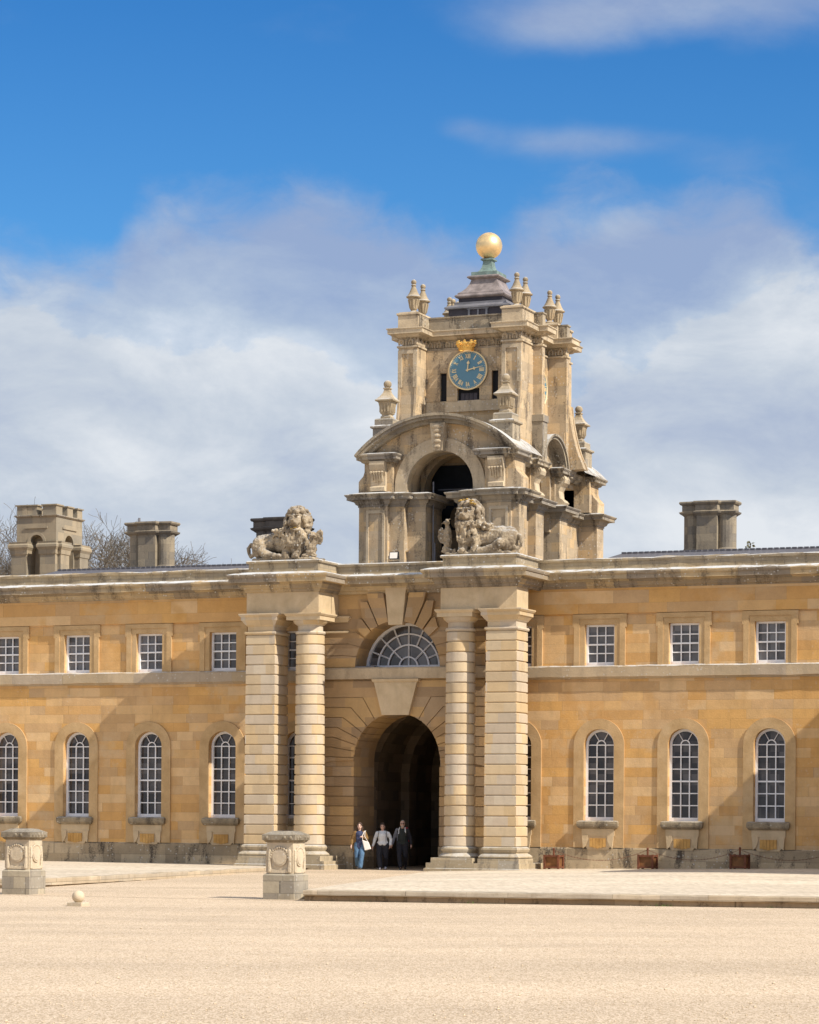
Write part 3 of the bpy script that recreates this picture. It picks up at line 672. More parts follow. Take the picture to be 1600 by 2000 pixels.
def rustic_prof(r, z0, z1, n, taper=0., sk=.045):
    pr = []; h = (z1 - z0) / n
    for i in range(n):
        t0 = i / n; rr = r * (1 - taper * t0)
        pr += [(rr - sk, z0 + h * i), (rr - sk, z0 + h * i + .020), (rr - .012, z0 + h * i + .024), (rr, z0 + h * i + .036), (rr, z0 + h * (i + 1) - .036), (rr - .012, z0 + h * (i + 1) - .024), (rr - sk, z0 + h * (i + 1) - .020)]
    return pr
for sx in (-1, 1):
    # round column
    cx = GX + sx * 2.9; cy = FY + CR + .03
    c = MB(); c.lathe(cx, cy, [(CR - .03, .80)] + rustic_prof(CR + .03, .87, 8.42, 21, .09) + [(.46, 8.42), (.53, 8.44), (.55, 8.49), (.53, 8.54), (.455, 8.55), (.455, 8.74), (.50, 8.76), (.60, 8.84), (.64, 8.92), (.60, 8.93)], 40)
    co_ = c.build('column', 'pale', gate, smooth='auto')
    a = MB(); a.sweep([(cx - .66, cy - .66), (cx + .66, cy - .66), (cx + .66, cy + .66), (cx - .66, cy + .66)], [(0, 8.92), (0, 9.06), (.03, 9.08), (.07, 9.14), (.07, 9.18), (-.2, 9.19)], True); a.xy([(cx - .6, cy - .6), (cx + .6, cy - .6), (cx + .6, cy + .6), (cx - .6, cy + .6)], 8.925, 9.15)
    a.build('capital', 'palesmooth', co_)
    q = MB(); q.lathe(cx, cy, [(.57, .88), (.63, .84), (.66, .78), (.63, .70), (.60, .68), (.60, .64), (.66, .61), (.74, .54), (.74, .50), (.68, .47)], 40)
    q.box(cx - .78, cx + .78, cy - .78, cy + .78, .29, .48); q.build('column_base', 'base', co_, smooth='auto')
    # square pier outside it
    px0, px1 = sorted((GX + sx * 4.05, GX + sx * 5.19)); pc = .5 * (px0 + px1); pyc = FY + PW / 2; hw = PW / 2
    sq = [(px0, FY), (px1, FY), (px1, FY + PW), (px0, FY + PW)]
    p = MB(); pr = [(o - hw, z) for o, z in rustic_prof(hw + .028, .87, 8.42, 21, .05, .04)]
    p.sweep(sq, pr + [(-.03, 8.42), (.03, 8.44), (.05, 8.49), (.03, 8.54), (-.04, 8.55), (-.04, 8.72), (.0, 8.76), (.03, 8.80), (.12, 8.92), (.15, 8.94), (.15, 9.06), (.18, 9.08), (.22, 9.14), (.22, 9.18), (-.3, 9.19)], True)
    p.xy([(px0 + .05, FY + .05), (px1 - .05, FY + .05), (px1 - .05, FY + PW - .05), (px0 + .05, FY + PW - .05)], .8, 9.16)
    po = p.build('square_pier', 'pale', gate)
    q = MB(); q.sweep(sq, [(.02, .88), (.07, .85), (.10, .78), (.07, .70), (.04, .68), (.04, .64), (.1, .61), (.17, .54), (.17, .50), (.11, .47), (.19, .465), (.19, .30)], True)
    q.xy([(x + (.1 if x > pc else -.1), y) for x, y in sq], .3, .6); q.build('pier_base', 'base', po)
    # shared plinth
    q = MB(); a0, a1 = sorted((GX + sx * 1.95, GX + sx * 5.42)); q.box(a0, a1, FY - .26, BY + .1 if sx < 0 else -.1, -.3, .30)
    q.sweep([(a0 - .06, FY + 1.6), (a0 - .06, FY - .33), (a1 + .05, FY - .33), (a1 + .05, FY + 1.6)], [(-.1, -.3), (0, -.3), (0, .10 if sx > 0 else .16), (-.06, .12 if sx > 0 else .18)])
    q.build('pedestal_plinth', 'base', gate)
    # entablature block
    bx0, bx1 = sorted((GX + sx * 2.34, GX + sx * 5.18)); kx0, kx1 = sorted((GX + sx * 2.34, GX + sx * 4.0))
    e = MB(); e.box(bx0, bx1, FY, FY + PW + .03, 9.165, 10.30); e.box(kx0 + .002, kx1, FY + PW, BY + .3, 9.17, 10.299)
    e.box(bx0 + .02, bx1 - .02, FY + PW, .1, 10.0, 10.298)
    eo = e.build('entablature', 'palesmooth', gate)
    c = MB(); pa = [(bx0, .15), (bx0, FY), (bx1, FY), (bx1, .15)]
    c.sweep(pa, [(o, z + .004) for o, z in CORN]); c.box(bx0 + .01, bx1 - .01, FY + .01, .1, 10.31, 10.66); c.build('cornice', 'cornice', eo)
    c = MB(); c.sweep(pa, [(-.05, 10.62), (-.05, 10.98), (0.02, 11.0), (.03, 11.06), (-.02, 11.10), (-.3, 11.12)]); c.box(bx0 + .09, bx1 - .09, FY + .09, .4, 10.62, 11.09)
    c.build('attic_block', 'parapet', eo)
# bay cornice and parapet
c = MB(); c.sweep([(GX - 2.36, BY), (GX + 2.36, BY)], CORN, caps=False); c.box(GX - 2.36, GX + 2.36, BY + .01, .4, 10.3, 10.67); c.build('cornice', 'cornice', gate)
c = MB(); c.sweep([(GX - 2.4, BY), (GX + 2.4, BY)], PAR, caps=False); c.build('parapet', 'parapet', gate)
MB().box(GX - 5.2, GX + 5.2, -.2, 13, 10.3, 10.75).build('roof', 'lead', gate)

# ------------------------------------------------------------------ clock tower
TX, TY = 0.0, 8.0
tower = thing('clock_tower', (TX, TY, 10.6), 'tall stone clock tower with a gilded ball above the gateway', 'clock tower')
def mirx(p): return [(-x, y) for x, y in p][::-1]
def miry(p): return [(x, 2 * TY - y) for x, y in p][::-1]
LF = 2.85   # front of the lower stage
corner = [(.66, LF + 2.2), (.66, LF + .55), (1.38, LF + .55), (1.38, LF + .2), (1.98, LF + .2), (1.98, LF), (2.93, LF), (2.93, LF + .15), (3.2, LF + .15), (3.2, LF + .98), (2.42, LF + .98),
          (2.42, LF + 3.3), (2.74, LF + 3.3), (2.74, LF + 4.2), (1.7, LF + 4.2), (1.7, LF + 2.2)]
corners = [corner, mirx(corner), miry(corner), mirx(miry(corner))]
C1 = [(-.02, 13.50), (.03, 13.52), (.03, 13.58), (.10, 13.62), (.14, 13.70), (.16, 13.76), (.36, 13.765), (.36, 13.86), (.40, 13.90), (.43, 13.94), (.43, 13.97), (.1, 14.05), (-.2, 14.07)]
for pc_ in corners:
    b = MB(); b.xy(pc_, 10.3, 13.9); po = b.build('corner_pier', 'tower', tower)
    b = MB(); b.sweep(pc_, C1, True); b.xy([(x * .995, y) for x, y in pc_], 13.9, 14.06); b.build('cornice', 'towdark', po)
    # sunk panel on the outer front pier
    sx = 1 if sum(x for x, y in pc_) > 0 else -1; fr = sum(y for x, y in pc_) / len(pc_) < TY
    y0 = LF if fr else 2 * TY - LF; dy = -1 if fr else 1
    f = MB(); xa, xb = sorted((sx * 2.08, sx * 2.83))
    for q in ((xa, xa + .10), (xb - .10, xb)): f.box(q[0], q[1], *sorted((y0, y0 + dy * .045)), 10.4, 13.38)
    f.box(xa + .10, xb - .10, *sorted((y0, y0 + dy * .045)), 13.26, 13.38); f.build('panel', 'towsmooth', po)
# second tier: front and back faces with the big arch
SZ = 14.07; AZ = 14.22; AR2 = 1.33
C2 = [(-.02, 15.16), (.04, 15.18), (.08, 15.25), (.20, 15.27), (.20, 15.35), (.26, 15.42), (.26, 15.47), (.02, 15.53), (-.1, 15.54)]
PR = 4.41; PCZ = 16.9 - PR
def fy_(y): return lambda fr: y if fr else 2 * TY - y
for fr in (True, False):
    Yf = (lambda y: y) if fr else (lambda y: 2 * TY - y)
    w = MB(); A = arc(0, AZ, AR2, PI, 0, 24); top = lambda x: PCZ + math.sqrt(max(0, (PR - .3) ** 2 - x * x))
    yb = sorted((Yf(LF + .38), Yf(LF + 1.35)))
    for (a, za), (c, zc) in zip(A, A[1:]):
        w.xz([(a, za), (c, zc), (c, top(c)), (a, top(a))], *yb)
    for sx in (-1, 1):
        xs = [AR2, 1.7, 2.0, 2.4, 2.7, 3.0]
        w.xz([(sx * AR2, SZ - .02), (sx * AR2, top(AR2))] + [(sx * x, top(x)) for x in xs[1:]] + [(sx * 3.0, SZ - .02)], *yb)
    wo = w.build('arch_wall', 'tower', tower)
    v = MB(); n = 11
    ring_band(v, 0, AR2 - .002, AR2 + .48, SZ, AZ, *sorted((Yf(LF + .28), Yf(LF + .40)))); v.build('archivolt', 'towsmooth', wo)
    for sx in (-1, 1):
        b = MB()
        pa = [(sx * 3.2, LF + .15), (sx * 3.2, LF + .9)]
        x0, x1 = sorted((sx * 1.85, sx * 2.98)); b.box(x0, x1, *sorted((Yf(LF + .14), Yf(LF + 1.0))), SZ - .02, 15.5)
        # ear with a hollow curve
        prof = [(sx * 2.9, SZ - .01), (sx * 3.24, SZ - .01), (sx * 3.24, SZ + .42), (sx * 3.18, SZ + .50), (sx * 3.06, SZ + .62), (sx * 3.0, SZ + .8), (sx * 2.99, 15.2), (sx * 2.9, 15.2)]
        b.xz(prof, *sorted((Yf(LF + .2), Yf(LF + 1.05))))
        eo = b.build('corner_block', 'tower', tower)
        # console with leaf carving
        k = MB(); kx = sx * 2.36; w_ = .30
        cp_ = [(LF + .16, SZ + .02), (LF - .10, SZ + .02), (LF - .12, SZ + .16), (LF - .02, SZ + .22), (LF - .02, SZ + .6), (LF - .12, SZ + .8), (LF - .20, SZ + 1.0), (LF - .2, 15.2), (LF + .16, 15.2)]
        k.yz([(Yf(y), z) for y, z in cp_], kx - w_, kx + w_)
        for i in range(5): k.tube([(kx - .2 + .1 * i, Yf(LF - .04), SZ + .32 + .04 * abs(i - 2)), (kx - .2 + .1 * i, Yf(LF - .13), SZ + .62), (kx - .24 + .12 * i, Yf(LF - .2), SZ + .74)], [.02, .045, .05], 6)
        k.build('console', 'towsmooth', eo)
        # cornice of the second tier on the front corner
        cpath = [(1.75, LF + .5), (1.75, LF - .02), (2.72, LF - .02), (2.72, LF + .1), (3.02, LF + .1), (3.02, LF + 1.05), (2.5, LF + 1.05), (2.5, LF + 3.2), (2.72, LF + 3.2), (2.72, LF + 4.15), (2.4, LF + 4.15)]
        if sx < 0: cpath = [(-x, y) for x, y in cpath][::-1]
        if not fr: cpath = [(x, 2 * TY - y) for x, y in cpath][::-1]
        c = MB(); c.sweep(cpath, C2); c.xy([(x * .99, y) for x, y in cpath], 15.3, 15.5); c.build('tier_cornice', 'towdark', eo)
        # flank of the second tier with an opening and scroll consoles at the side arch
        fl = MB(); x0, x1 = sorted((sx * 1.9, sx * 2.35))
        fl.box(x0, x1, *sorted((Yf(LF + 1.0), Yf(LF + 1.35))), SZ - .02, 15.3); fl.box(x0, x1, *sorted((Yf(LF + 2.75), Yf(LF + 3.3))), SZ - .02, 15.3)
        fl.box(x0, x1, *sorted((Yf(LF + 1.35), Yf(LF + 2.75))), 14.95, 15.3); fl.box(*sorted((sx * 1.5, sx * 1.95)), *sorted((Yf(LF + 1.0), Yf(LF + 3.3))), SZ - .02, 15.3)
        fl.box(*sorted((sx * 1.7, sx * 2.5)), *sorted((Yf(LF + 3.3), Yf(LF + 4.15))), SZ - .02, 15.3)
        fl.build('flank_wall', 'tower', tower)
        sc = MB(); ym = LF + 3.72; cx0, cx1 = sorted((Yf(ym - .30), Yf(ym + .30)))
        pr_ = [(2.4, SZ), (2.78, SZ), (2.86, SZ + .1), (2.78, SZ + .2), (2.66, SZ + .28), (2.62, SZ + .55), (2.72, SZ + .75), (2.86, SZ + .86), (2.90, SZ + 1.0), (2.84, SZ + 1.14), (2.4, SZ + 1.16)]
        sc.xz([(sx * x, z) for x, z in pr_], cx0, cx1)
        sp = [(sx * (2.70 + .14 * (1 - q / 16) * math.cos(q * .75)), (cx0 if fr else cx0) - .012, SZ + .98 + .14 * (1 - q / 16) * math.sin(q * .75)) for q in range(16)]
        sc.tube(sp, .016, 5); sc.build('console', 'towsmooth', tower)
    # segmental pediment: a curved roof over the face
    p = MB(); yf = Yf(LF - .22); yk = Yf(LF + 2.6); yin = Yf(LF + .42)
    a0 = math.asin((PCZ * 0 + 15.47 - PCZ) / PR)
    outer = arc(0, PCZ, PR, PI - a0, a0, 32); mid_ = arc(0, PCZ, PR - .10, PI - a0, a0, 32); inn = arc(0, PCZ, PR - .2, PI - a0, a0, 32); in2 = arc(0, PCZ, PR - .34, PI - a0, a0, 32)
    def strip(A, ya, B, yb2):
        for i in range(32): p.quad((A[i][0], ya, A[i][1]), (A[i + 1][0], ya, A[i + 1][1]), (B[i + 1][0], yb2, B[i + 1][1]), (B[i][0], yb2, B[i][1]))
    yq = Yf(LF - .14); yr = Yf(LF + .1)
    strip(outer, yk, outer, yf); strip(outer, yf, mid_, yf); strip(mid_, yf, mid_, yq); strip(mid_, yq, inn, yq); strip(inn, yq, inn, yr); strip(inn, yr, in2, yr); strip(in2, yr, in2, yin)
    p.build('pediment', 'towdark', tower)
    k = MB(); k.xz([(-.18, AZ + AR2 - .03), (.18, AZ + AR2 - .03), (.30, 16.55), (-.30, 16.55)], *sorted((Yf(LF - .0), Yf(LF + .4))))
    for i in range(4): k.ball((0, Yf(LF - .01), AZ + AR2 + .12 + .2 * i), .085 + .012 * i, 10, 7, (1.5, .8, .8))
    k.ball((0, Yf(LF - .03), 16.42), .12, 10, 7, (2., .9, .9)); k.build('keystone', 'towsmooth', tower)
# side arches with their little curved roofs
for sx in (-1, 1):
    p = MB(); n = 20; R1 = 1.52; zc = 15.25; X0 = sx * 2.95; Xi = sx * 1.6
    def pts(r): return [(TY - r * math.cos(PI * i / n), zc + r * math.sin(PI * i / n) * .93) for i in range(n + 1)]
    O, Q, I = pts(R1), pts(R1 - .09), pts(R1 - .2)
    def st(A, xa, B, xb):
        for i in range(n): p.quad((xa, A[i][0], A[i][1]), (xa, A[i + 1][0], A[i + 1][1]), (xb, B[i + 1][0], B[i + 1][1]), (xb, B[i][0], B[i][1]))
    st(O, X0, O, Xi); st(O, X0, Q, X0); st(Q, X0, Q, X0 - sx * .07); st(Q, X0 - sx * .07, I, X0 - sx * .07); st(I, X0 - sx * .07, I, Xi)
    p.build('side_hood', 'towdark', tower)
    w = MB(); ri = .82
    A = [(TY - ri * math.cos(PI * i / n), 15.05 + ri * math.sin(PI * i / n)) for i in range(n + 1)]
    for i in range(n): w.yz([A[i], A[i + 1], I[i + 1], I[i]], *sorted((sx * 2.0, sx * 2.35)))
    for s2 in (-1, 1): w.box(*sorted((sx * 2.0, sx * 2.36)), *sorted((TY + s2 * ri, TY + s2 * 1.4)), 13.0, 15.06)
    w.build('side_arch', 'tower', tower)
# bell chamber behind the arches
b = MB(); b.box(-2.3, 2.3, 5.0, 11.2, 16.05, 16.5)
A = arc(-.2, 14.3, 1.15, PI, 0, 18); A = [(x, z + .16 * (1 - abs(x + .2) / 1.15)) for x, z in A]
for (a, za), (c, zc) in zip(A, A[1:]): b.xz([(a, za), (c, zc), (c, 16.05), (a, 16.05)], 5.0, 5.5)
b.box(-1.9, A[0][0], 5.0, 5.5, 10.3, 16.05); b.box(A[-1][0], 1.9, 5.0, 5.5, 10.3, 16.05); b.box(-2.4, 2.4, 3.4, 13, 10.3, 10.62)
b.build('bell_chamber', 'tower', tower)
MB().box(-1.6, 1.5, 6.3, 6.4, 10.62, 16).build('dark_infill', 'darkinside', tower)  # dark sheet standing in for the shaded interior behind the arch
b = MB()
for sx in (-1, 1): b.box(*sorted((sx * 1.25, sx * 1.6)), 6.6, 9.4, 13.6, 16.04); b.box(*sorted((sx * 1.25, sx * 1.9)), 9.4, 12.4, 13.6, 16.0)
b.box(-1.25, 1.25, 9.0, 9.2, 13.6, 16.03); b.build('chamber_wall', 'tower', tower)
b = MB(); b.xz([(x * .62 - .42, z) for x, z in arc(0, 13.35, .42, 0, 2 * PI, 20)[:-1]], 6.0, 6.2); b.box(-1.0, -.15, 6.05, 6.15, 10.62, 12.9); b.build('medallion', 'tunnel', tower)
b = MB(); b.tube([(-.9, 5.25, 14.35), (1.2, 5.25, 14.35)], .03, 6); b.build('tie_rod', 'lead', tower)
for x_, zt in ((-.55, 14.5), (-.48, 12.2), (-.9, 12.3)):
    MB().tube([(x_, 3.9, 10.5), (x_, 3.9, zt)], .03, 8).build('pipe', 'lead', tower)

# shaft
sh = [(1.72, 6.15), (1.72, 5.1), (2.5, 5.1), (2.5, 6.4), (2.86, 6.4), (2.86, 6.72), (2.1, 6.72)]
full = sh + miry(sh) + mirx(sh + miry(sh))
def inset(P, o):
    P = [Vector(p) for p in P]; out = []
    for i in range(len(P)):
        d1 = (P[i] - P[i - 1]).normalized(); d2 = (P[(i + 1) % len(P)] - P[i]).normalized(); n1 = Vector((d1.y, -d1.x)); n2 = Vector((d2.y, -d2.x))
        m_ = (n1 + n2) / max(.15, 1 + n1.dot(n2)); out.append((P[i].x - m_.x * o, P[i].y - m_.y * o))
    return out
b = MB(); b.xy(full, 15.4, 19.84); b.xy(inset(full, .11), 19.83, 20.3); b.xy(full, 20.28, 20.5); so_ = b.build('shaft', 'tower', tower)
def cut_holes():
    """openings of the belfry: dark recess boxes framed by proud masonry around them"""
    pass
ent = [(-.02, 19.80), (.05, 19.82), (.05, 19.88), (.015, 19.90), (-.105, 19.91), (-.105, 20.20), (.015, 20.22), (.07, 20.25), (.13, 20.31), (.33, 20.32), (.33, 20.46), (.37, 20.50), (.37, 20.53), (.02, 20.6), (-.1, 20.61)]
b = MB(); b.sweep(full, ent, True); b.build('entablature', 'towsmooth', so_)
b = MB(); b.sweep(full, [(.012, 20.56), (.012, 21.03), (.05, 21.05), (.05, 21.10), (-.2, 21.12)], True); b.xy([(x * .97, TY + (y - TY) * .97) for x, y in full], 20.55, 21.08); b.build('parapet', 'towdark', so_)
# arcaded frieze carving
fz = MB()
def orn(cx, cy, ux, uy, w, i):
    nx, ny = uy, -ux
    def P_(s, z, o=-.03): return (cx + ux * s + nx * o, cy + uy * s + ny * o, z)
    if i % 2 == 0:
        r = w * .42; pts_ = [P_(-r, 19.93)] + [P_(-r * math.cos(PI * q / 8), 20.05 + r * math.sin(PI * q / 8)) for q in range(9)] + [P_(r, 19.93)]
        fz.tube(pts_, .042, 4); fz.tube([P_(0, 19.93), P_(0, 20.05)], .025, 4); fz.tube([P_(0, 20.16), P_(0, 20.21)], .04, 4)
    else: fz.tube([P_(0, 19.91), P_(0, 20.08)], .042, 4)
segs = [((-2.5, 5.1), (-1.72, 5.1), 4), ((-1.72, 5.1), (-1.72, 6.15), 5), ((-1.72, 6.15), (1.72, 6.15), 19), ((1.72, 5.1), (2.5, 5.1), 4), ((2.5, 5.1), (2.5, 6.4), 6), ((2.5, 6.4), (2.86, 6.4), 3), ((2.1, 9.28), (2.86, 9.28), 4), ((2.86, 9.28), (2.86, 9.6), 2), ((2.5, 9.6), (2.5, 10.9), 6)]
for (xa, ya), (xb, yb), n in segs:
    L = math.hypot(xb - xa, yb - ya); ux, uy = (xb - xa) / L, (yb - ya) / L
    for i in range(n): t_ = (i + .5) / n * L; orn(xa + ux * t_, ya + uy * t_, ux, uy, L / n, i)
fz.build('frieze_carving', 'towsmooth', so_)
# blocks under the urns, flared feet and sunk panels of the buttresses
for sx in (-1, 1):
    for fr in (True, False):
        Yf = (lambda y: y) if fr else (lambda y: 2 * TY - y)
        b = MB(); q = [(sx * 1.74, Yf(5.12)), (sx * 2.48, Yf(5.12)), (sx * 2.48, Yf(6.75)), (sx * 1.74, Yf(6.75))]
        x0, x1 = sorted((sx * 1.72, sx * 2.5)); y0, y1 = sorted((Yf(5.1), Yf(6.85)))
        b.sweep([(x0, y0), (x1, y0), (x1, y1), (x0, y1)], [(.02, 20.57), (.02, 21.06), (.07, 21.08), (.07, 21.14), (-.1, 21.2)], True); b.box(x0 + .02, x1 - .02, y0 + .02, y1 - .02, 20.57, 21.19)
        b.build('urn_block', 'towsmooth', so_)
        f = MB(); cur = [(5.1, 18.5), (5.08, 18.0), (5.02, 17.5), (4.92, 17.05), (4.76, 16.6), (4.52, 16.15), (4.2, 15.8), (3.95, 15.6), (3.95, 15.45), (5.2, 15.4)]
        f.yz([(Yf(y), z) for y, z in cur], x0 + .003, x1 - .003)
        for e0 in (x0, x1 - .1):
            f.yz([(Yf(y - .05), z) for y, z in cur[:-2]] + [(Yf(5.2), 15.5), (Yf(5.2), 18.6)], e0 + .006, e0 + .094)
        f.build('scroll_foot', 'tower', so_)
        if fr:
            f = MB(); f.box(*sorted((sx * 1.8, sx * 2.92)), 6.34, 6.9, 15.4, 16.95); f.box(*sorted((sx * 1.8, sx * 2.96)), 6.30, 6.92, 16.95, 17.2); f.build('buttress_base', 'towdark', so_)
        else:
            f = MB(); cur = [(2.84, 18.0), (2.87, 17.6), (2.92, 17.2), (3.0, 16.8), (3.1, 16.4), (3.22, 16.05), (3.36, 15.75), (3.45, 15.5)]
            for ya, yb2, dx in ((9.58, 9.70, .04), (9.70, 10.05, 0), (10.05, 10.17, .04)): f.xz([(sx * (x + dx * min(1, (18. - z))), z) for x, z in cur] + [(sx * 2.4, 15.45), (sx * 2.4, 18.0)], ya, yb2)
            f.box(*sorted((sx * 1.8, sx * 2.8)), 9.24, 9.5, 15.4, 16.9); f.build('scroll_foot', 'tower', so_)
        f = MB()
        for e0 in (x0, x1 - .16): f.box(e0 + (.002 if e0 == x0 else 0), e0 + .16 - (0 if e0 == x0 else .002), *sorted((Yf(5.1), Yf(5.04))), 18.3, 19.72)
        f.box(x0 + .16, x1 - .16, *sorted((Yf(5.1), Yf(5.041))), 19.58, 19.72); f.build('panel', 'towsmooth', so_)
# wall between the buttresses: ledge, slots and the hole under the dial
w = MB(); yw = 6.15
w.box(-1.71, 1.71, yw - .12, yw + .1, 17.42, 17.84); w.build('sill_band', 'towsmooth', so_)
w = MB()
for x0, x1 in ((-1.71, -1.14), (-.86, -.42), (.48, .98), (1.24, 1.71)): w.box(x0, x1, yw - .16, yw + .05, 17.84, 18.92)
w.box(-1.71, 1.71, yw - .162, yw + .05, 18.92, 19.80); w.box(-.42, .48, yw - .158, yw + .05, 18.30, 18.92)
w.build('belfry_wall', 'tower', so_)
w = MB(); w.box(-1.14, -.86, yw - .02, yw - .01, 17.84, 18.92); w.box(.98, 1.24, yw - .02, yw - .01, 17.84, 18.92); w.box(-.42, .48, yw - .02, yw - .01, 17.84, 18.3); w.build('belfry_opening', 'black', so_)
w = MB()
for i in range(4): w.box(-.3 + i * .17, -.15 + i * .17, yw - .08, yw - .03, 17.84, 18.12)
w.build('dark_infill', 'leaddark', so_)
def dial(cx, cy, cz, ang, full=True):
    """clock face on a wall whose outward normal is rotated by ang about the vertical"""
    Rm = Matrix.Rotation(ang, 3, 'Z')
    def T(b):
        b.v = [tuple(Rm @ Vector(p) + Vector((cx, cy, cz))) for p in b.v]; return b
    RR = .735; KX = 1.05
    d = MB(); d.xz([(x * KX, z) for x, z in arc(0, 0, RR, 0, 2 * PI, 48)[:-1]], -.10, .0); do = T(d).build('clock_dial', 'dial', tower)
    r = MB(); A = [(RR * KX * math.cos(2 * PI * i / 48), RR * math.sin(2 * PI * i / 48)) for i in range(49)]
    r.tube([(x, -.10, z) for x, z in A], .032, 6); T(r).build('rim', 'goldpaint', do)
    m = MB()
    for i in range(60):
        a = 2 * PI * i / 60; m.ball((.672 * KX * math.cos(a), -.105, .672 * math.sin(a)), .0125 if i % 5 else .018, 6, 4, (1, .4, 1))
    T(m).build('minute_dots', 'goldpaint', do)
    rn = ['XII', 'I', 'II', 'III', 'IIII', 'V', 'VI', 'VII', 'VIII', 'IX', 'X', 'XI']
    for h, tx in enumerate(rn):
        wd = {'I': .048, 'V': .10, 'X': .11}; tot = sum(wd[c] for c in tx); x = -tot / 2; q = MB(); H = .082
        def bar(xa, za, xb, zb, w_):
            q.xz([(xa - w_, za), (xa + w_, za), (xb + w_, zb), (xb - w_, zb)], -.113, -.099)
        for c in tx:
            w_ = wd[c]; xm = x + w_ / 2
            if c == 'I': bar(xm, -H, xm, H, .015)
            elif c == 'V': bar(xm, -H, xm - .034, H, .016); bar(xm, -H, xm + .034, H, .009)
            else: bar(xm + .036, -H, xm - .036, H, .016); bar(xm - .036, -H, xm + .036, H, .009)
            if c == 'I': q.box(xm - .022, xm + .022, -.1125, -.0995, H - .012, H + .002); q.box(xm - .022, xm + .022, -.1125, -.0995, -H - .002, -H + .012)
            x += w_
        a = -2 * PI * h / 12; c_, s_ = math.cos(a), math.sin(a); rad = .535
        q.v = [((px * c_ - (pz + rad) * s_) * KX, py, px * s_ + (pz + rad) * c_) for px, py, pz in q.v]
        T(q).build('numeral', 'goldpaint', do)
    def hand(a, L, fancy):
        q = MB()
        q.xz([(-.022, -.06), (.022, -.06), (.018, L * .5), (-.018, L * .5)], -.15, -.135)
        if fancy: q.xz([(-.02, L * .5), (.02, L * .5), (.012, L * .62), (.062, L * .72), (.04, L * .84), (.0, L), (-.04, L * .84), (-.062, L * .72), (-.012, L * .62)], -.152, -.136)
        else:
            q.xz([(-.015, L * .48), (.015, L * .48), (.004, L), (-.004, L)], -.1515, -.1362); q.ball((.035, -.143, L * .42), .028, 8, 6, (1, .4, 1)); q.ball((-.035, -.143, L * .42), .028, 8, 6, (1, .4, 1))
        q.ball((0, -.14, 0), .035, 8, 6)
        c_, s_ = math.cos(a), math.sin(a); q.v = [((px * c_ - pz * s_) * KX, py, px * s_ + pz * c_) for px, py, pz in q.v]
        T(q).build('hand', 'goldpaint', do)
    hand(-R_(6), .36, True); hand(-R_(78), .62, False)
dial(.045, yw - .17, 18.965, 0.); dial(2.13, TY, 18.5, PI / 2)
# crown over the dial
c = MB(); cxx, cyy, cz0 = .03, yw - .42, 19.69
for i in range(24):
    a0, a1 = 2 * PI * i / 24, 2 * PI * (i + 1) / 24
    rb, rt = .34, .38
    P_ = lambda a, r, z: (cxx + r * math.cos(a), cyy + r * .55 * math.sin(a), cz0 + z)
    c.quad(P_(a0, rb, 0), P_(a1, rb, 0), P_(a1, rt, .16), P_(a0, rt, .16))
for z_, r_ in ((.01, .345), (.07, .36), (.16, .385)): c.tube([P_(2 * PI * i / 24, r_, z_) for i in range(25)], .022, 5)
for i in range(8):
    a = 2 * PI * i / 8 + PI / 2
    for w_, z_, r_ in ((.045, .20, .39), (.075, .30, .41), (.05, .395, .415)): c.ball(P_(a, r_, z_), w_, 10, 7, (1.25, .7, .95))
    for d_ in (-.2, .2): c.ball(P_(a + d_, .405, .30), .052, 8, 6, (1, .7, .9))
    c.ball(P_(a + PI / 8, .39, .19), .042, 8, 6)
for i in range(5): c.ball((cxx - .28 + .14 * i, cyy - .20, cz0 + .11), .03, 6, 5)
c.v = [(cxx + (x - cxx) * .86, cyy + (y - cyy) * .86, cz0 + (z - cz0) * .88) for x, y, z in c.v]
c.build('crown', 'goldleaf', tower)
# carved trophy below the side dial
b = MB(); rnd = random.Random(5)
for i in range(16): b.ball((2.3 + rnd.uniform(-.08, .12), TY + rnd.uniform(-.15, .15) - .3, 16.9 + i * .07), rnd.uniform(.06, .12), 8, 6)
b.build('trophy', 'carved', tower)
# urns
def urn_round(cx, cy, z0):
    b = MB(); b.lathe(cx, cy, [(.22, z0), (.22, z0 + .05), (.12, z0 + .1), (.10, z0 + .14), (.14, z0 + .18), (.145, z0 + .2), (.17, z0 + .4), (.205, z0 + .56), (.22, z0 + .6)], 16)
    for i in range(10):
        a = 2 * PI * i / 10; b.tube([(cx + .15 * math.cos(a), cy + .15 * math.sin(a), z0 + .22), (cx + .205 * math.cos(a), cy + .205 * math.sin(a), z0 + .54)], [.02, .032], 5)
    o = b.build('urn', 'urn', tower, smooth='auto')
    l = MB(); l.lathe(cx, cy, [(.2, z0 + .6), (.275, z0 + .62), (.29, z0 + .66), (.24, z0 + .7), (.165, z0 + .82), (.11, z0 + .96), (.075, z0 + 1.05), (.10, z0 + 1.08), (.10, z0 + 1.11), (.06, z0 + 1.14)], 16)
    l.ball((cx, cy, z0 + 1.22), .105, 14, 9); l.build('lid', 'urn', o, smooth='auto')
for sx in (-1, 1):
    for y in (5.62, 6.58): urn_round(sx * 2.1, y, 21.19); urn_round(sx * 2.1, 2 * TY - y, 21.19)
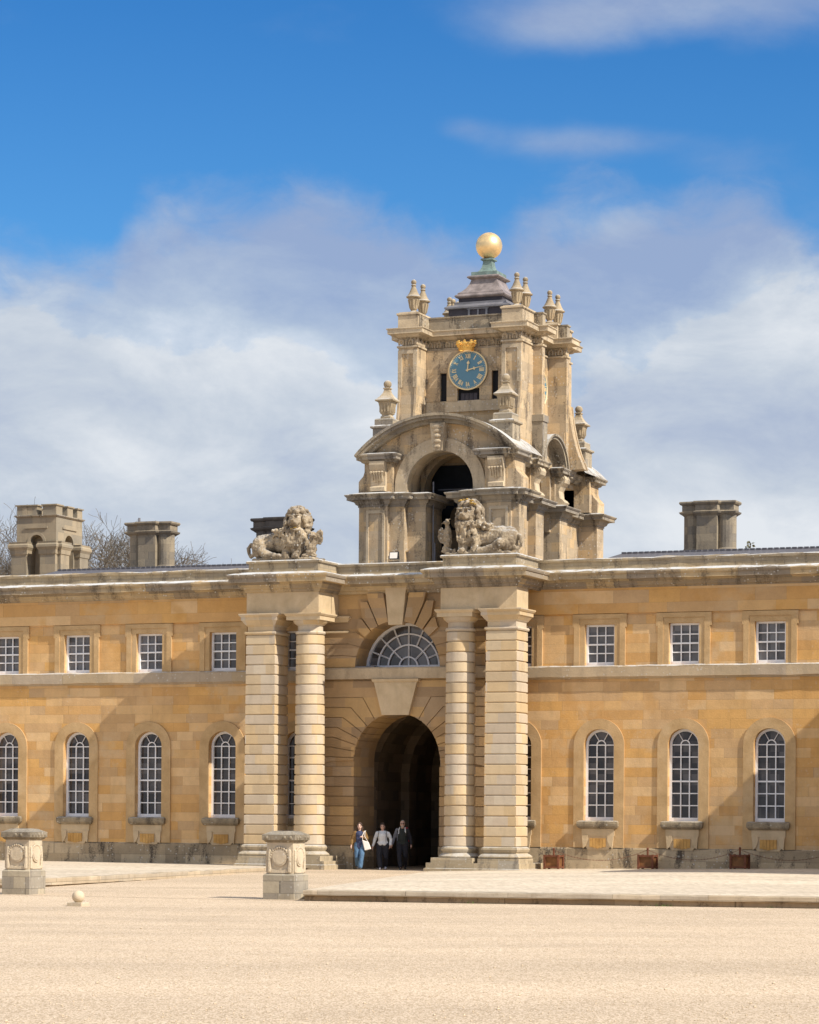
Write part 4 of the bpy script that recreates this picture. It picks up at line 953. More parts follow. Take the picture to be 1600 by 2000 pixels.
def urn_square(cx, cy, z0):
    b = MB(); b.lathe(cx, cy, [(.20, z0), (.20, z0 + .08), (.165, z0 + .12), (.16, z0 + .16), (.21, z0 + .2), (.225, z0 + .4), (.265, z0 + .6), (.285, z0 + .64)], square=True)
    for sx in (-1, 1):
        for q in (-.12, 0, .12):
            b.box(cx + q - .03, cx + q + .03, *sorted((cy + sx * .22, cy + sx * .27)), z0 + .26, z0 + .58); b.box(*sorted((cx + sx * .22, cx + sx * .27)), cy + q - .03, cy + q + .03, z0 + .26, z0 + .58)
    o = b.build('urn', 'urn', tower)
    l = MB(); l.lathe(cx, cy, [(.24, z0 + .64), (.36, z0 + .66), (.37, z0 + .71), (.31, z0 + .76), (.22, z0 + .86), (.13, z0 + 1.0), (.10, z0 + 1.12), (.13, z0 + 1.14), (.13, z0 + 1.18), (.07, z0 + 1.2)], square=True)
    l.ball((cx, cy, z0 + 1.32), .155, 14, 9); l.build('lid', 'urn', o)
for sx in (-1, 1):
    for fr in (True, False):
        cy = 3.75 if fr else 2 * TY - 3.75; cx = sx * 2.38
        b = MB(); b.box(cx - .42, cx + .42, cy - .42, cy + .42, 15.4, 16.6); b.sweep([(cx - .42, cy - .42), (cx + .42, cy - .42), (cx + .42, cy + .42), (cx - .42, cy + .42)], [(.01, 16.5), (.08, 16.54), (.08, 16.6), (-.05, 16.66), (-.05, 16.86), (-.08, 16.90), (-.3, 16.92)], True)
        b.box(cx - .3, cx + .3, cy - .3, cy + .3, 16.6, 16.91); b.build('urn_pedestal', 'towdark', tower); urn_square(cx, cy, 16.91)
# lantern roof and ball
LX, LY = .1, 7.95
b = MB(); b.box(LX - 1.2, LX + 1.2, LY - 1.2, LY + 1.2, 20.6, 21.5); lo = b.build('lantern', 'leaddark', tower)
b = MB(); b.lathe(LX, LY, [(1.25, 21.49), (1.33, 21.50), (1.33, 21.56), (1.14, 21.66), (1.12, 21.68), (1.12, 21.76), (.9, 21.80)], square=True); b.build('lead_ledge', 'lead', lo)
b = MB(); b.lathe(LX, LY, [(.90, 21.78), (.90, 21.97)], square=True); b.build('boarding', 'leaddark', lo)
b = MB(); b.lathe(LX, LY, [(.92, 21.95), (1.0, 21.98), (1.03, 22.02), (1.02, 22.06), (.94, 22.11), (.93, 22.16), (.80, 22.25), (.68, 22.38), (.58, 22.55), (.53, 22.7), (.53, 22.73), (.6, 22.75), (.66, 22.79), (.66, 22.83), (.6, 22.87), (.3, 22.88)], square=True); b.build('lantern_roof', 'leadbrown', lo)
b = MB(); b.lathe(LX, LY, [(.53, 22.86), (.53, 23.02), (.34, 23.06), (.27, 23.13), (.21, 23.26), (.18, 23.42), (.18, 23.5), (.25, 23.52), (.25, 23.57), (.18, 23.6), (.1, 23.62)], square=True); b.build('copper_neck', 'copper', lo)
b = MB(); b.ball((LX, LY, 24.10), .515, 40, 24); b.build('ball', 'gold', lo, smooth=True)
b = MB(); b.lathe(LX - 1.05, LY - 1.1, [(.1, 21.54), (.08, 21.6), (.05, 21.74)], 10); b.ball((LX - 1.05, LY - 1.1, 21.82), .1, 12, 8); b.build('finial', 'urn', lo, smooth='auto')
b = MB()
for x0, x1 in ((-.38, -.30), (.0, .06), (.34, .42)): b.box(LX + x0, LX + x1, LY - 1.26, LY - 1.19, 21.0, 21.44)
b.box(LX - .42, LX + .46, LY - 1.27, LY - 1.19, 21.44, 21.49); b.build('hatch', 'lead', lo)

# ------------------------------------------------------------------ lions on the gate
def lion(x, y, z, fl, label, low_bird, seed):
    """couchant lion; fl = 1 puts the head at the left end and the tail at the right"""
    rnd = random.Random(seed); t = thing('lion_statue', (x, y, z), label, 'statue', 'carved lions above the gate')
    b = MB(); V = lambda u, v, w: (x + u * fl, y + v, z + w)
    b.box(x - 1.22, x + 1.3, y - .5, y + .5, z - .02, z + .10)
    # trunk, haunch, legs
    b.chain([(V(-.42, 0, .62), .42), (V(.1, .05, .60), .40), (V(.6, .05, .66), .40), (V(.98, .05, .58), .44)])
    b.ball(V(1.0, -.2, .50), .40, 14, 10, (.9, .62, 1.0)); b.ball(V(.95, .22, .5), .38, 14, 10, (.9, .6, 1))
    b.chain([(V(.82, -.42, .36), .2), (V(.62, -.46, .24), .15), (V(.25, -.46, .16), .12)]); b.ball(V(.16, -.48, .16), .14, 10, 8, (1.3, .9, .75))
    for i in range(4): b.ball(V(.05, -.56 + .05 * i, .15), .055, 8, 6)
    b.chain([(V(-.42, -.2, .62), .34), (V(-.5, -.32, .36), .2), (V(-.5, -.40, .16), .14)]); b.ball(V(-.52, -.5, .15), .14, 10, 8, (1., 1.2, .8))
    b.chain([(V(-.2, -.22, .6), .28), (V(-.1, -.32, .36), .19), (V(-.16, -.42, .16), .14)])
    b.ball(V(-.4, -.18, .85), .44, 14, 10, (1, .8, 1.05))
    for i in range(3): b.ball(V(-.62 + .07 * i, -.6, .12), .055, 8, 6)
    # head
    hx, hz = -.42, 1.42
    b.ball(V(hx, -.05, hz), .40, 16, 12, (.95, .95, 1.08)); b.ball(V(hx - .06, -.42, hz - .04), .23, 14, 10, (1.05, .9, 1.0))
    b.ball(V(hx - .07, -.60, hz - .07), .155, 12, 8, (1.15, .8, .66)); b.ball(V(hx - .07, -.73, hz + .0), .07, 8, 6, (1.4, .8, .8)); b.chain([(V(hx - .06, -.60, hz + .04), .07), (V(hx - .05, -.52, hz + .2), .06)])
    b.ball(V(hx - .07, -.50, hz - .345), .14, 12, 8, (1.15, .95, .5))
    for s in (-1, 1):
        b.ball(V(hx - .06 + .15 * s, -.57, hz + .19), .08, 8, 6, (1.4, .8, .6)); b.ball(V(hx - .06 + .17 * s, -.50, hz - .06), .10, 8, 6); b.ball(V(hx - .06 + .12 * s, -.57, hz - .12), .095, 8, 6)
        b.ball(V(hx + .30 * s, -.2, hz + .28), .10, 8, 6, (.8, .6, 1))
    # tail curling up at the rump
    b.chain([(V(1.3, 0, .62), .10), (V(1.44, -.05, .66), .085), (V(1.52, -.08, .5), .08), (V(1.5, -.1, .3), .075), (V(1.38, -.15, .2), .08), (V(1.26, -.22, .26), .09)])
    body = b.fuse('body', 'carved', t, .024, 1, .03, 6.)
    # mane of curls
    m = MB()
    for i in range(240):
        a = rnd.uniform(-PI, PI); e = rnd.uniform(-1.25, 1.35)
        d = Vector((math.cos(e) * math.sin(a), -math.cos(e) * math.cos(a), math.sin(e)))
        if d.y < -.35 and -.95 < d.z < .60 and abs(d.x) < .72: continue
        r = rnd.uniform(.07, .12); q = Vector(V(hx, -.03, hz - .03)) + Vector((d.x * .47 * fl, d.y * .42, d.z * .53))
        m.ball(q, r, 8, 6, (1, .9, 1.15))
    for i in range(110):
        w_ = rnd.uniform(.45, 1.12); u = -.4 + rnd.uniform(-.40, .42) * (.55 + .45 * w_); m.ball(V(u, -.46 - .08 * w_ + rnd.uniform(-.06, .05), w_), rnd.uniform(.05, .085), 8, 6, (.8, .8, 1.5))
    for i in range(60): m.ball(V(rnd.uniform(-.1, .45), rnd.uniform(-.38, .1), rnd.uniform(.9, 1.12) - .0), rnd.uniform(.06, .1), 8, 6)
    m.fuse('mane', 'carved', t, .024, 1, .025, 9.)
    # cockerel under the paw
    c = MB(); bz = -.28 if low_bird else 0.; bu = -1.15 if not low_bird else -1.1
    c.chain([(V(bu, -.3, .18), .10), (V(bu - .0, -.3, .45 + bz * .5), .17), (V(bu - .02, -.3, .72 + bz), .17), (V(bu + .0, -.32, .95 + bz), .11), (V(bu - .02, -.34, 1.12 + bz), .10)])
    c.ball(V(bu - .02, -.36, 1.16 + bz), .115, 10, 8); c.chain([(V(bu - .1, -.42, 1.15 + bz), .05), (V(bu - .22, -.46, 1.09 + bz), .02)])
    for i in range(3): c.ball(V(bu - .08 + .07 * i, -.34, 1.27 + bz), .05, 8, 6)
    wz = .72 if low_bird else .62
    wing_ = [(-.0, .25), (-.18, .42), (-.26, .30), (-.30, .05), (-.2, -.16), (-.02, -.2)]
    c.xz([(V(bu - .12 + (-.0 if low_bird else 0) + q[0], 0, 0)[0], z + wz + q[1]) for q in wing_], y - .30, y - .18)
    c.chain([(V(bu + .05, -.35, .2), .09), (V(bu + .3, -.4, .14), .09)])
    for i in range(8): c.ball(V(bu + rnd.uniform(-.15, .15), -.36, rnd.uniform(.12, .3)), .08, 8, 6)
    c.fuse('cockerel', 'carved', t, .024, 1, .04, 9.)
    l = MB()   # orange lichen crust
    if not low_bird:
        for u, w_ in ((-.62, .54), (-.48, .57), (-.25, .50), (-.18, .42), (-.55, .22)):
            
            for q in range(5): l.ball(V(hx + u + .42 + rnd.uniform(-.08, .08), -.36 + (.0 if w_ > .3 else -.16) + rnd.uniform(-.05, .02), hz + w_ - .02 + rnd.uniform(-.05, .03)), rnd.uniform(.03, .055), 7, 5, (1.3, .8, .6))
    else:
        for u, w_ in ((-.0, -.30), (-.12, -.26)): l.ball(V(hx + u, -.58, hz + w_), .05, 8, 6, (1.4, .6, .6))
    l.build('lichen', 'lichen', t, smooth=True)
M['lichen'] = plain('orange lichen', (.40, .25, .06), .95, 0, .7, 16.)
lion(3.50, -1.72, 11.10, 1, 'weathered stone lion with orange lichen on its mane, cockerel at its left side', False, 3)
lion(-3.98, -1.72, 11.10, -1, 'weathered stone lion facing right with spread wing beside its paw, by a dark chimney', True, 8)

# ------------------------------------------------------------------ floodlight on the parapet
fl = thing('floodlight', (-.25, -.62, 11.07), 'small black floodlight with a pale lens on the gate parapet', 'floodlight')
b = MB(); b.add([(-.42, -.72, 11.17), (-.08, -.72, 11.17), (-.08, -.62, 11.17), (-.42, -.62, 11.17), (-.44, -.64, 11.45), (-.10, -.64, 11.45), (-.10, -.56, 11.45), (-.44, -.56, 11.45)], [(0, 1, 2, 3), (4, 5, 6, 7), (0, 1, 5, 4), (1, 2, 6, 5), (2, 3, 7, 6), (3, 0, 4, 7)])
b.build('housing', 'blackiron', fl)
b = MB(); b.add([(-.395, -.735, 11.20), (-.105, -.735, 11.20), (-.12, -.66, 11.42), (-.41, -.66, 11.42)], [(0, 1, 2, 3)]); b.build('lens', 'canvas', fl)
b = MB(); b.tube([(-.46, -.66, 11.3), (-.47, -.66, 11.09), (-.05, -.66, 11.09), (-.06, -.66, 11.3)], .015, 6); b.build('bracket', 'blackiron', fl)

# ------------------------------------------------------------------ pedestals, stone ball, rusty barrier boxes
def pedestal(x0, y0, w, label, seed):
    cx, cy = x0 + w / 2, y0 + w / 2; t = thing('pedestal', (cx, cy, G), label, 'pedestal', 'carved stone pedestals at the drive'); z = G
    h = w / 2; rnd = random.Random(seed)
    def sq(k): return [(cx - h * k, cy - h * k), (cx + h * k, cy - h * k), (cx + h * k, cy + h * k), (cx - h * k, cy + h * k)]
    b = MB(); b.xy(sq(1), z - .05, z + .60); b.sweep(sq(1), [(-.0, z + .596), (-.03, z + .63), (-.12, z + .65)], True, False); b.xy(sq(.9), z + .6, z + .645); b.build('base', 'pedbase', t, bevel=.012)
    b = MB(); k = .83; b.xy(sq(k), z + .63, z + 1.06); b.xy(sq(k - .005), z + 1.066, z + 1.42); b.xy(sq(k - .03), z + 1.0, z + 1.3)
    for ax in range(4):
        c, s = math.cos(ax * PI / 2), math.sin(ax * PI / 2)
        def T(lx, ly, lz): return (cx + lx * c - ly * s, cy + lx * s + ly * c, lz)
        f = -h * k; r = h * .50; q = MB()
        for n_, (rr, d) in enumerate(((r, .035), (r * .82, .012))):
            q.xz([(rr * math.cos(2 * PI * i / 20), z + 1.04 + rr * math.sin(2 * PI * i / 20)) for i in range(20)], f - d - (.0 if n_ == 0 else .035), f + .02)
        for i in range(13):
            a = PI * i / 12; q.ball(((r + .03) * math.cos(a), f - .02, z + 1.04 + (r + .03) * math.sin(a)), .036, 6, 5)
        for s2 in (-1, 1):
            q.chain([((s2 * h * .62, f - .01, z + 1.2), .045), ((s2 * h * .66, f - .02, z + .95), .04), ((s2 * h * .62, f - .01, z + .70), .055)], 7)
        q.xz([(-h * .62, z + .66), (h * .62, z + .66), (h * .45, z + .76), (0, z + .70), (-h * .45, z + .76)], f - .035, f + .01)
        q.v = [T(*p) for p in q.v]; b.v, b.f = b.v + q.v, b.f + [tuple(i + len(b.v) for i in ff) for ff in q.f]
    b.build('body', 'pedestal', t, smooth='auto')
    b = MB(); b.sweep(sq(.84), [(-.02, z + 1.40), (.03, z + 1.42), (.06, z + 1.46), (.09, z + 1.47), (.09, z + 1.60), (.05, z + 1.615), (.0, z + 1.64), (-.08, z + 1.68), (-.2, z + 1.695)], True)
    b.xy(sq(.55), z + 1.5, z + 1.69)
    for ax in range(4):
        c, s = math.cos(ax * PI / 2), math.sin(ax * PI / 2)
        for i in range(5):
            if rnd.random() < .75: b.ball((cx + (-.3 + .15 * i) * c * h / .4 + s * h * 1.02, cy + (-.3 + .15 * i) * s * h / .4 - c * h * 1.02, z + 1.53), .05, 8, 6)
    o = b.build('cap', 'pedcap', t, smooth='auto')
    return t
pedestal(8.78, -30.97, .85, 'worn stone pedestal with a carved roundel at the corner of the pavement steps', 1)
pedestal(1.42, -30.99, .82, 'mossy-capped stone pedestal with a carved roundel behind the stone ball, at the left edge', 2)
sb = thing('stone_ball', (7.42, -37.85, G), 'small pale stone ball on a square slab standing on the gravel', 'stone ball')
b = MB(); b.ball((7.42, -37.85, G + .08 + .135), .142, 28, 18); b.build('ball', 'ballstone' if 'ballstone' in M else 'pedestal', sb, smooth=True)
b = MB(); b.box(7.42 - .19, 7.42 + .19, -37.85 - .19, -37.85 + .19, G - .02, G + .085); b.build('slab', 'pedestal', sb, bevel=.008)
def barrier(x, y, z, label):
    t = thing('barrier_weight', (x, y, z), label, 'barrier box', 'rusty steel boxes along the wall'); w = .255; h = .50
    b = MB(); b.box(x - w + .03, x + w - .03, y - w + .03, y + w - .03, z + .05, z + h - .03); b.build('panel', 'rustpanel', t)
    b = MB()
    for sx in (-1, 1):
        for sy in (-1, 1): b.box(x + sx * w - .035, x + sx * w + .035, y + sy * w - .035, y + sy * w + .035, z - .01, z + h + .02)
        for zz in (z + .05, z + h - .06):
            b.box(x - w + .036, x + w - .036, y + sx * w - .03, y + sx * w + .03, zz, zz + .06); b.box(x + sx * w - .03, x + sx * w + .03, y - w + .036, y + w - .036, zz, zz + .06)
    b.box(x - w + .02, x + w - .02, y - w + .02, y + w - .02, z + h - .035, z + h - .01); b.build('frame', 'rust', t)
    b = MB(); b.tube([(x, y, z + h - .02), (x, y, z + h + .22)], .035, 10); b.ball((x, y, z + h + .22), .045, 10, 7); b.build('post', 'rust', t)
    return (x, y, z + h + .18)
bp = [barrier(5.93, -.75, .088, 'rusty steel box with a short post beside the gate pier'), barrier(9.37, -.75, .135, 'rusty steel box with a short post between the first two right-hand windows'), barrier(12.66, -.75, .183, 'dark rusty steel box with a short post, farthest right of the row')]
bp = [(5.2, -1.0, .55)] + bp + [(16.2, -.75, .9)]
for i, (a, c) in enumerate(zip(bp, bp[1:])):
    if i == 0: continue
    pts = []
    n = 60; L = (Vector(c) - Vector(a)).length
    for k in range(n + 1):
        q = Vector(a).lerp(Vector(c), k / n); q.z -= .36 * 4 * (k / n) * (1 - k / n) * (L / 3.4) ** .5; pts.append(q)
    b = MB()
    for k, (p0, p1) in enumerate(zip(pts, pts[1:])):
        d = (p1 - p0).normalized(); up = Vector((0, 1, 0)) if k % 2 else Vector((0, 0, 1)); e = d.cross(up).normalized() * .014
        m_ = (p0 + p1) / 2; b.tube([p0 + e * .3, m_ + e, p1 + e * .3, m_ - e, p0 + e * .3], .006, 4)
    tag(b.build('chain', 'rust', None, loc=a), ['', 'sagging rusty chain from the box by the gate pier to the middle box', 'sagging rusty chain from the middle box to the darkest box', 'rusty chain running right from the darkest box out of view'][i], 'chain', 'chains hung between the rusty boxes')

# ------------------------------------------------------------------ turret and trees behind the left wing
tt = thing('stone_turret', (-29.6, 26.2, 10), 'battlemented stone turret with arched niches behind the left wing roof', 'turret')
x0, x1, y0, y1 = -30.7, -28.52, 25.0, 27.6
b = MB()
def niche(ax):
    n = 14
    if ax == 'x':
        c = .5 * (x0 + x1) + .02; r = .36; A = arc(c, 15.1, r, PI, 0, n)
        b.quad((x0, y0, 10), (c - r, y0, 10), (c - r, y0, 16.4), (x0, y0, 16.4)); b.quad((c + r, y0, 10), (x1, y0, 10), (x1, y0, 16.4), (c + r, y0, 16.4))
        for (a, za), (d, zd) in zip(A, A[1:]): b.quad((a, y0, za), (d, y0, zd), (d, y0, 16.4), (a, y0, 16.4)); b.quad((a, y0, za), (d, y0, zd), (d, y0 + .5, zd), (a, y0 + .5, za))
        for s in (-1, 1): b.quad((c + s * r, y0, 10), (c + s * r, y0 + .5, 10), (c + s * r, y0 + .5, 15.1), (c + s * r, y0, 15.1))
        b.quad((c - r, y0 + .5, 10), (c + r, y0 + .5, 10), (c + r, y0 + .5, 15.6), (c - r, y0 + .5, 15.6))
    else:
        c = .5 * (y0 + y1); r = .42; A = arc(c, 15.1, r, PI, 0, n)
        b.quad((x1, y0, 10), (x1, c - r, 10), (x1, c - r, 16.4), (x1, y0, 16.4)); b.quad((x1, c + r, 10), (x1, y1, 10), (x1, y1, 16.4), (x1, c + r, 16.4))
        for (a, za), (d, zd) in zip(A, A[1:]): b.quad((x1, a, za), (x1, d, zd), (x1, d, 16.4), (x1, a, 16.4)); b.quad((x1, a, za), (x1, d, zd), (x1 - .5, d, zd), (x1 - .5, a, za))
        for s in (-1, 1): b.quad((x1, c + s * r, 10), (x1 - .5, c + s * r, 10), (x1 - .5, c + s * r, 15.1), (x1, c + s * r, 15.1))
        b.quad((x1 - .5, c - r, 10), (x1 - .5, c + r, 10), (x1 - .5, c + r, 15.6), (x1 - .5, c - r, 15.6))
niche('x'); niche('y'); b.quad((x0, y0, 10), (x0, y1, 10), (x0, y1, 16.4), (x0, y0, 16.4)); b.quad((x0, y1, 10), (x1, y1, 10), (x1, y1, 16.4), (x0, y1, 16.4)); b.quad((x0, y0, 16.39), (x1, y0, 16.39), (x1, y1, 16.39), (x0, y1, 16.39))
b.build('wall', 'turret', tt)
b = MB(); ring = [(x0, y0), (x1, y0), (x1, y1), (x0, y1)]
b.sweep(ring, [(-.1, 16.3), (.01, 16.31), (.10, 16.38), (.10, 16.43), (-.3, 16.47)], True); b.build('string_course', 'towdark', tt)
xm, ym = .5 * (x0 + x1), .5 * (y0 + y1); mer = MB()
for a0, a1, c0, c1 in ((x0, x0 + .55, y0, y0 + .7), (x1 - .75, x1, y0, y0 + .6), (x1 - .5, x1, y0 + 1.1, y0 + 1.65), (x1 - .55, x1, y1 - .5, y1), (x0, x0 + .5, y1 - .5, y1), (x0 + .56, x0 + 1.1, y0 + .02, y0 + .5), (x0, x0 + .5, ym - .2, ym + .4)):
    mer.box(a0, a1, c0, c1, 16.44, 16.88); mer.box(a0 - .06, a1 + .06, c0 - .06, c1 + .06, 16.88, 16.94)
mer.build('battlement', 'turret', tt)
hm = MB(); hm.box(xm - .62, xm + .62, y0 - .06, y0 + .02, 15.78, 15.86); hm.box(x1 - .02, x1 + .06, ym - .7, ym + .7, 15.78, 15.86)
ring_band(hm, xm + .02, .37, .50, 15.0, 15.1, y0 - .04, y0 + .02); hm.build('hood_mould', 'turret', tt)
for cx, cy in ((x0 + .3, y0), (x1 - .3, y0), (x1, y0 + .35), (x1, y1 - .35), (x0 + .3, y1)):
    b = MB(); fx = cy in (y0, y1); w1, d1 = (.42, .30) if fx else (.30, .42)
    b.box(cx - w1, cx + w1, cy - d1, cy + d1, 10, 14.55); b.sweep([(cx - w1, cy - d1), (cx + w1, cy - d1), (cx + w1, cy + d1), (cx - w1, cy + d1)], [(-.02, 14.45), (.04, 14.5), (.06, 14.7), (.14, 14.84), (.14, 14.95), (.08, 15.02), (.10, 15.1), (-.3, 15.14)], True)
    b.build('buttress', 'turret', tt)
def bare_tree(x, y, h, seed, label):
    h *= .735
    rnd = random.Random(seed); t = thing('bare_tree', (x, y, G), label, 'tree', 'bare trees behind the left wing'); tr_ = MB(); cr_ = MB()
    def grow(p, d, L, r, depth):
        n = 4; pts = [p]; rad = [r]
        for i in range(n):
            d = (d + Vector((rnd.gauss(0, .2), rnd.gauss(0, .2), rnd.gauss(.02, .14)))).normalized(); p = p + d * (L / n); pts.append(p); rad.append(max(.012, r * (1 - .35 * (i + 1) / n)))
        (tr_ if depth >= 6 else cr_).tube(pts, rad, 6 if depth > 5 else 3)
        if depth == 0: return
        k = rnd.choice((2, 3, 3)) if depth > 2 else 4
        for i in range(k):
            a = rnd.uniform(0, 2 * PI); s = rnd.uniform(.35, .85) if i else rnd.uniform(.05, .35)
            ax = d.orthogonal().normalized(); ax = Matrix.Rotation(a, 3, d) @ ax
            nd = (d * math.cos(s) + ax * math.sin(s)); nd.z += .06
            q = pts[-1] if i == 0 or depth > 4 else pts[rnd.choice((2, 3))]
            grow(q, nd.normalized(), L * rnd.uniform(.66, .86), rad[-1] * (.85 if i == 0 else .65), depth - 1)
    grow(Vector((x, y, G - .1)), Vector((0, 0, 1)), h * .33, h * .03, 8)
    tr_.build('trunk', 'bark', t); cr_.build('crown', 'bark', t)
for x, y, h, s, lb in ((-45.8, 60, 23, 4, 'bare tree with a thick upright trunk right beside the turret'), (-44.4, 62, 23.6, 11, 'bare spreading tree between the turret and the paired chimney'),
                       (-43.3, 65, 18.0, 6, 'bare tree with fine twigs showing right of the round-shafted chimney'), (-52.4, 60, 24.5, 9, 'bare tree at the left edge beyond the turret'), (-48.6, 66, 20.5, 21, 'bare tree mostly hidden behind the battlemented turret')):
    bare_tree(x, y, h, s, lb)
et = thing('evergreen_tree', (-3.4, 60, G), 'tip of an olive evergreen showing over the right wing roof', 'tree')
b = MB(); b.tube([(-3.4, 60, G), (-3.4, 60, 16.8)], [.3, .06], 8); b.build('trunk', 'bark', et)
rnd = random.Random(2); b = MB()
for i in range(2600):
    f = rnd.random() ** .6; zz = 17.75 - f * 12; r = (.14 + f * 3.4) * math.sqrt(rnd.random()) * (1 + .25 * math.sin(zz * 3)); a = rnd.uniform(0, 2 * PI)
    c = Vector((-3.4 + r * math.cos(a), 60 + r * math.sin(a), zz)); u = Vector((rnd.gauss(0, 1), rnd.gauss(0, 1), rnd.gauss(0, 1))).normalized() * .11; w = u.cross(Vector((rnd.gauss(0, 1), rnd.gauss(0, 1), 1))).normalized() * .08
    b.quad(c - u, c + w, c + u, c - w)
b.build('crown', 'leaf', et)
# the taller palace block standing just right of the view: it throws the shadow on the right wing
pv = thing('palace_block', (30, -6, 0), 'tall stone palace block standing at the right end of the wing', 'building')
b = MB(); b.box(22.5, 40, -9.6, -.1, -.3, 11.6); b.build('wall', 'wall', pv)
b = MB(); b.sweep([(22.5, -9.6), (40, -9.6), (40, -.1), (22.5, -.1)], [(0, 10.9), (.1, 11.0), (.2, 11.1), (.5, 11.15), (.55, 11.4), (.1, 11.5), (.1, 12.1), (-.3, 12.12)], True); b.build('cornice', 'cornice', pv)
b = MB(); b.sweep([(22.5, -9.6), (40, -9.6), (40, -.1), (22.5, -.1)], [(.06, -.3), (.06, .85), (0, .9)], True); b.build('plinth', 'plinth', pv)

# ------------------------------------------------------------------ the three visitors
def person(pos, H, yaw, label, seed, spec):
    k = H / 1.72; Rz = Matrix.Rotation(yaw, 3, 'Z'); o = Vector(pos)
    t = thing('person', pos, label, 'person', 'visitors walking out of the arch')
    J = lambda x, y, z: tuple(o + Rz @ Vector((x * k, y * k, z * k)))
    w = spec.get('w', 1.); st = spec['stride']; sh = .185 * (1 + (w - 1) * .6); hp = .095 * w
    hip = {s: (s * hp, 0, .90) for s in (-1, 1)}
    # s = 1 is the side at the viewer's right
    legs = {}
    for s in (-1, 1):
        f = st * s
        legs[s] = [hip[s], (s * hp * 1.0, -.20 if f > 0 else -.06, .50 if f > 0 else .47), (s * hp * (.55 if f > 0 else .9), -.34 if f > 0 else .24, .09 if f > 0 else .15)]
    arms = spec['arms']
    b = MB(); C = lambda pts: b.chain([(J(*p), r * k) for p, r in pts], 10)
    C([((0, .0, .92), .125 * w), ((0, 0, 1.08), .115 * w), ((0, 0, 1.26), .125 * w), ((0, 0, 1.34), .085)]); C([((-sh + .03, 0, 1.335), .055), ((0, 0, 1.37), .065), ((sh - .03, 0, 1.335), .055)])
    C([((0, .0, 1.40), .055), ((0, -.01, 1.50), .052)])
    hy = spec.get('nod', 0.)
    b.ball(J(0, -.015 - hy, 1.595), .105 * k, 14, 10, (.76, .92, 1.12)); b.ball(J(0, -.05 - hy, 1.545), .07 * k, 10, 8, (.85, .8, .9))
    b.ball(J(0, -.118 - hy, 1.575), .017 * k, 8, 6, (.9, 1, 1.6)); b.ball(J(0, -.104 - hy, 1.535), .02 * k, 8, 6, (1.5, .6, .5))
    for s in (-1, 1): b.ball(J(s * .082, 0 - hy, 1.58), .02 * k, 8, 6, (.5, .8, 1.4))
    for s in (-1, 1):
        L = legs[s]; C([(L[0], .095 * w), (L[1], .062), (L[2], .042)]); C([((L[2][0], L[2][1] + .03, L[2][2] - .03), .04), ((L[2][0], L[2][1] - .14, .035), .034)])
        A = arms[s]; C([((s * sh, 0, 1.335), .05), (A[0], .042), (A[1], .03)])
        d = (Vector(A[1]) - Vector(A[0])).normalized(); side = Vector((0, 1, 0)) if abs(d.y) < .7 else Vector((1, 0, 0)); e = d.cross(side).normalized(); side = e.cross(d).normalized()
        p = Vector(A[1]); C([(tuple(p), .028), (tuple(p + d * .075), .033)])
        for q in range(4):
            r0 = p + d * .085 + side * (-.027 + .018 * q); ln = (.062, .075, .07, .055)[q]
            C([(tuple(r0), .0095), (tuple(r0 + d * ln * .5 - e * s * .010), .009), (tuple(r0 + d * ln * .85 - e * s * .032), .008)])
        C([(tuple(p + d * .02 - side * .028), .012), (tuple(p + d * .055 - side * .056 - e * .01), .010), (tuple(p + d * .085 - side * .060 - e * .015), .009)])
    b.fuse('body', spec['skin'], t, .0085, 2)
    e = MB()
    for s in (-1, 1): e.ball(J(s * .034, -.104 - hy, 1.605), .011 * k, 8, 6, (1.3, .6, .8)); e.ball(J(s * .034, -.102 - hy, 1.628), .014 * k, 8, 6, (1.5, .5, .35))
    e.build('eyes', 'hairdark', t, smooth=True)
    def garment(name, mat, chains, vox=.012, cuts=()):
        g = MB()
        for ch in chains: g.chain([(J(*p), r * k) for p, r in ch], 10)
        return g.fuse(name, mat, t, vox, 2, .012, 9.)
    for name, mat, chains in spec['clothes'](legs, arms, sh, hp, w): garment(name, mat, chains)
    h = MB()
    for c, r, sc in spec['hair']: h.ball(J(c[0], c[1] - hy, c[2]), r * k, 12, 9, sc)
    h.fuse('hair', spec['haircol'], t, .012, 1, .012, 18.)
    if spec.get('extra'): spec['extra'](t, J, k, hy)
    return t, J, k
def trousers(legs, flare, w, knee=.075, top=1.0):
    return [[((0, 0, top), .15 * w), ((0, 0, .93), .155 * w)]] + [[((L[0][0], 0, .92), .128 * w), (L[0], .128 * w), (L[1], knee + .012), ((L[2][0], L[2][1], L[2][2] + .02), flare)] for L in legs.values()]
def shoes(legs): return [[((L[2][0], L[2][1] + .045, L[2][2] - .035), .046), ((L[2][0] * 1.05, L[2][1] - .17, .042), .042)] for L in legs.values()]
YAW = R_(20)
A1 = {-1: ((-.27, .03, 1.13), (-.30, -.06, .90)), 1: ((.27, .02, 1.14), (.12, -.20, 1.20))}
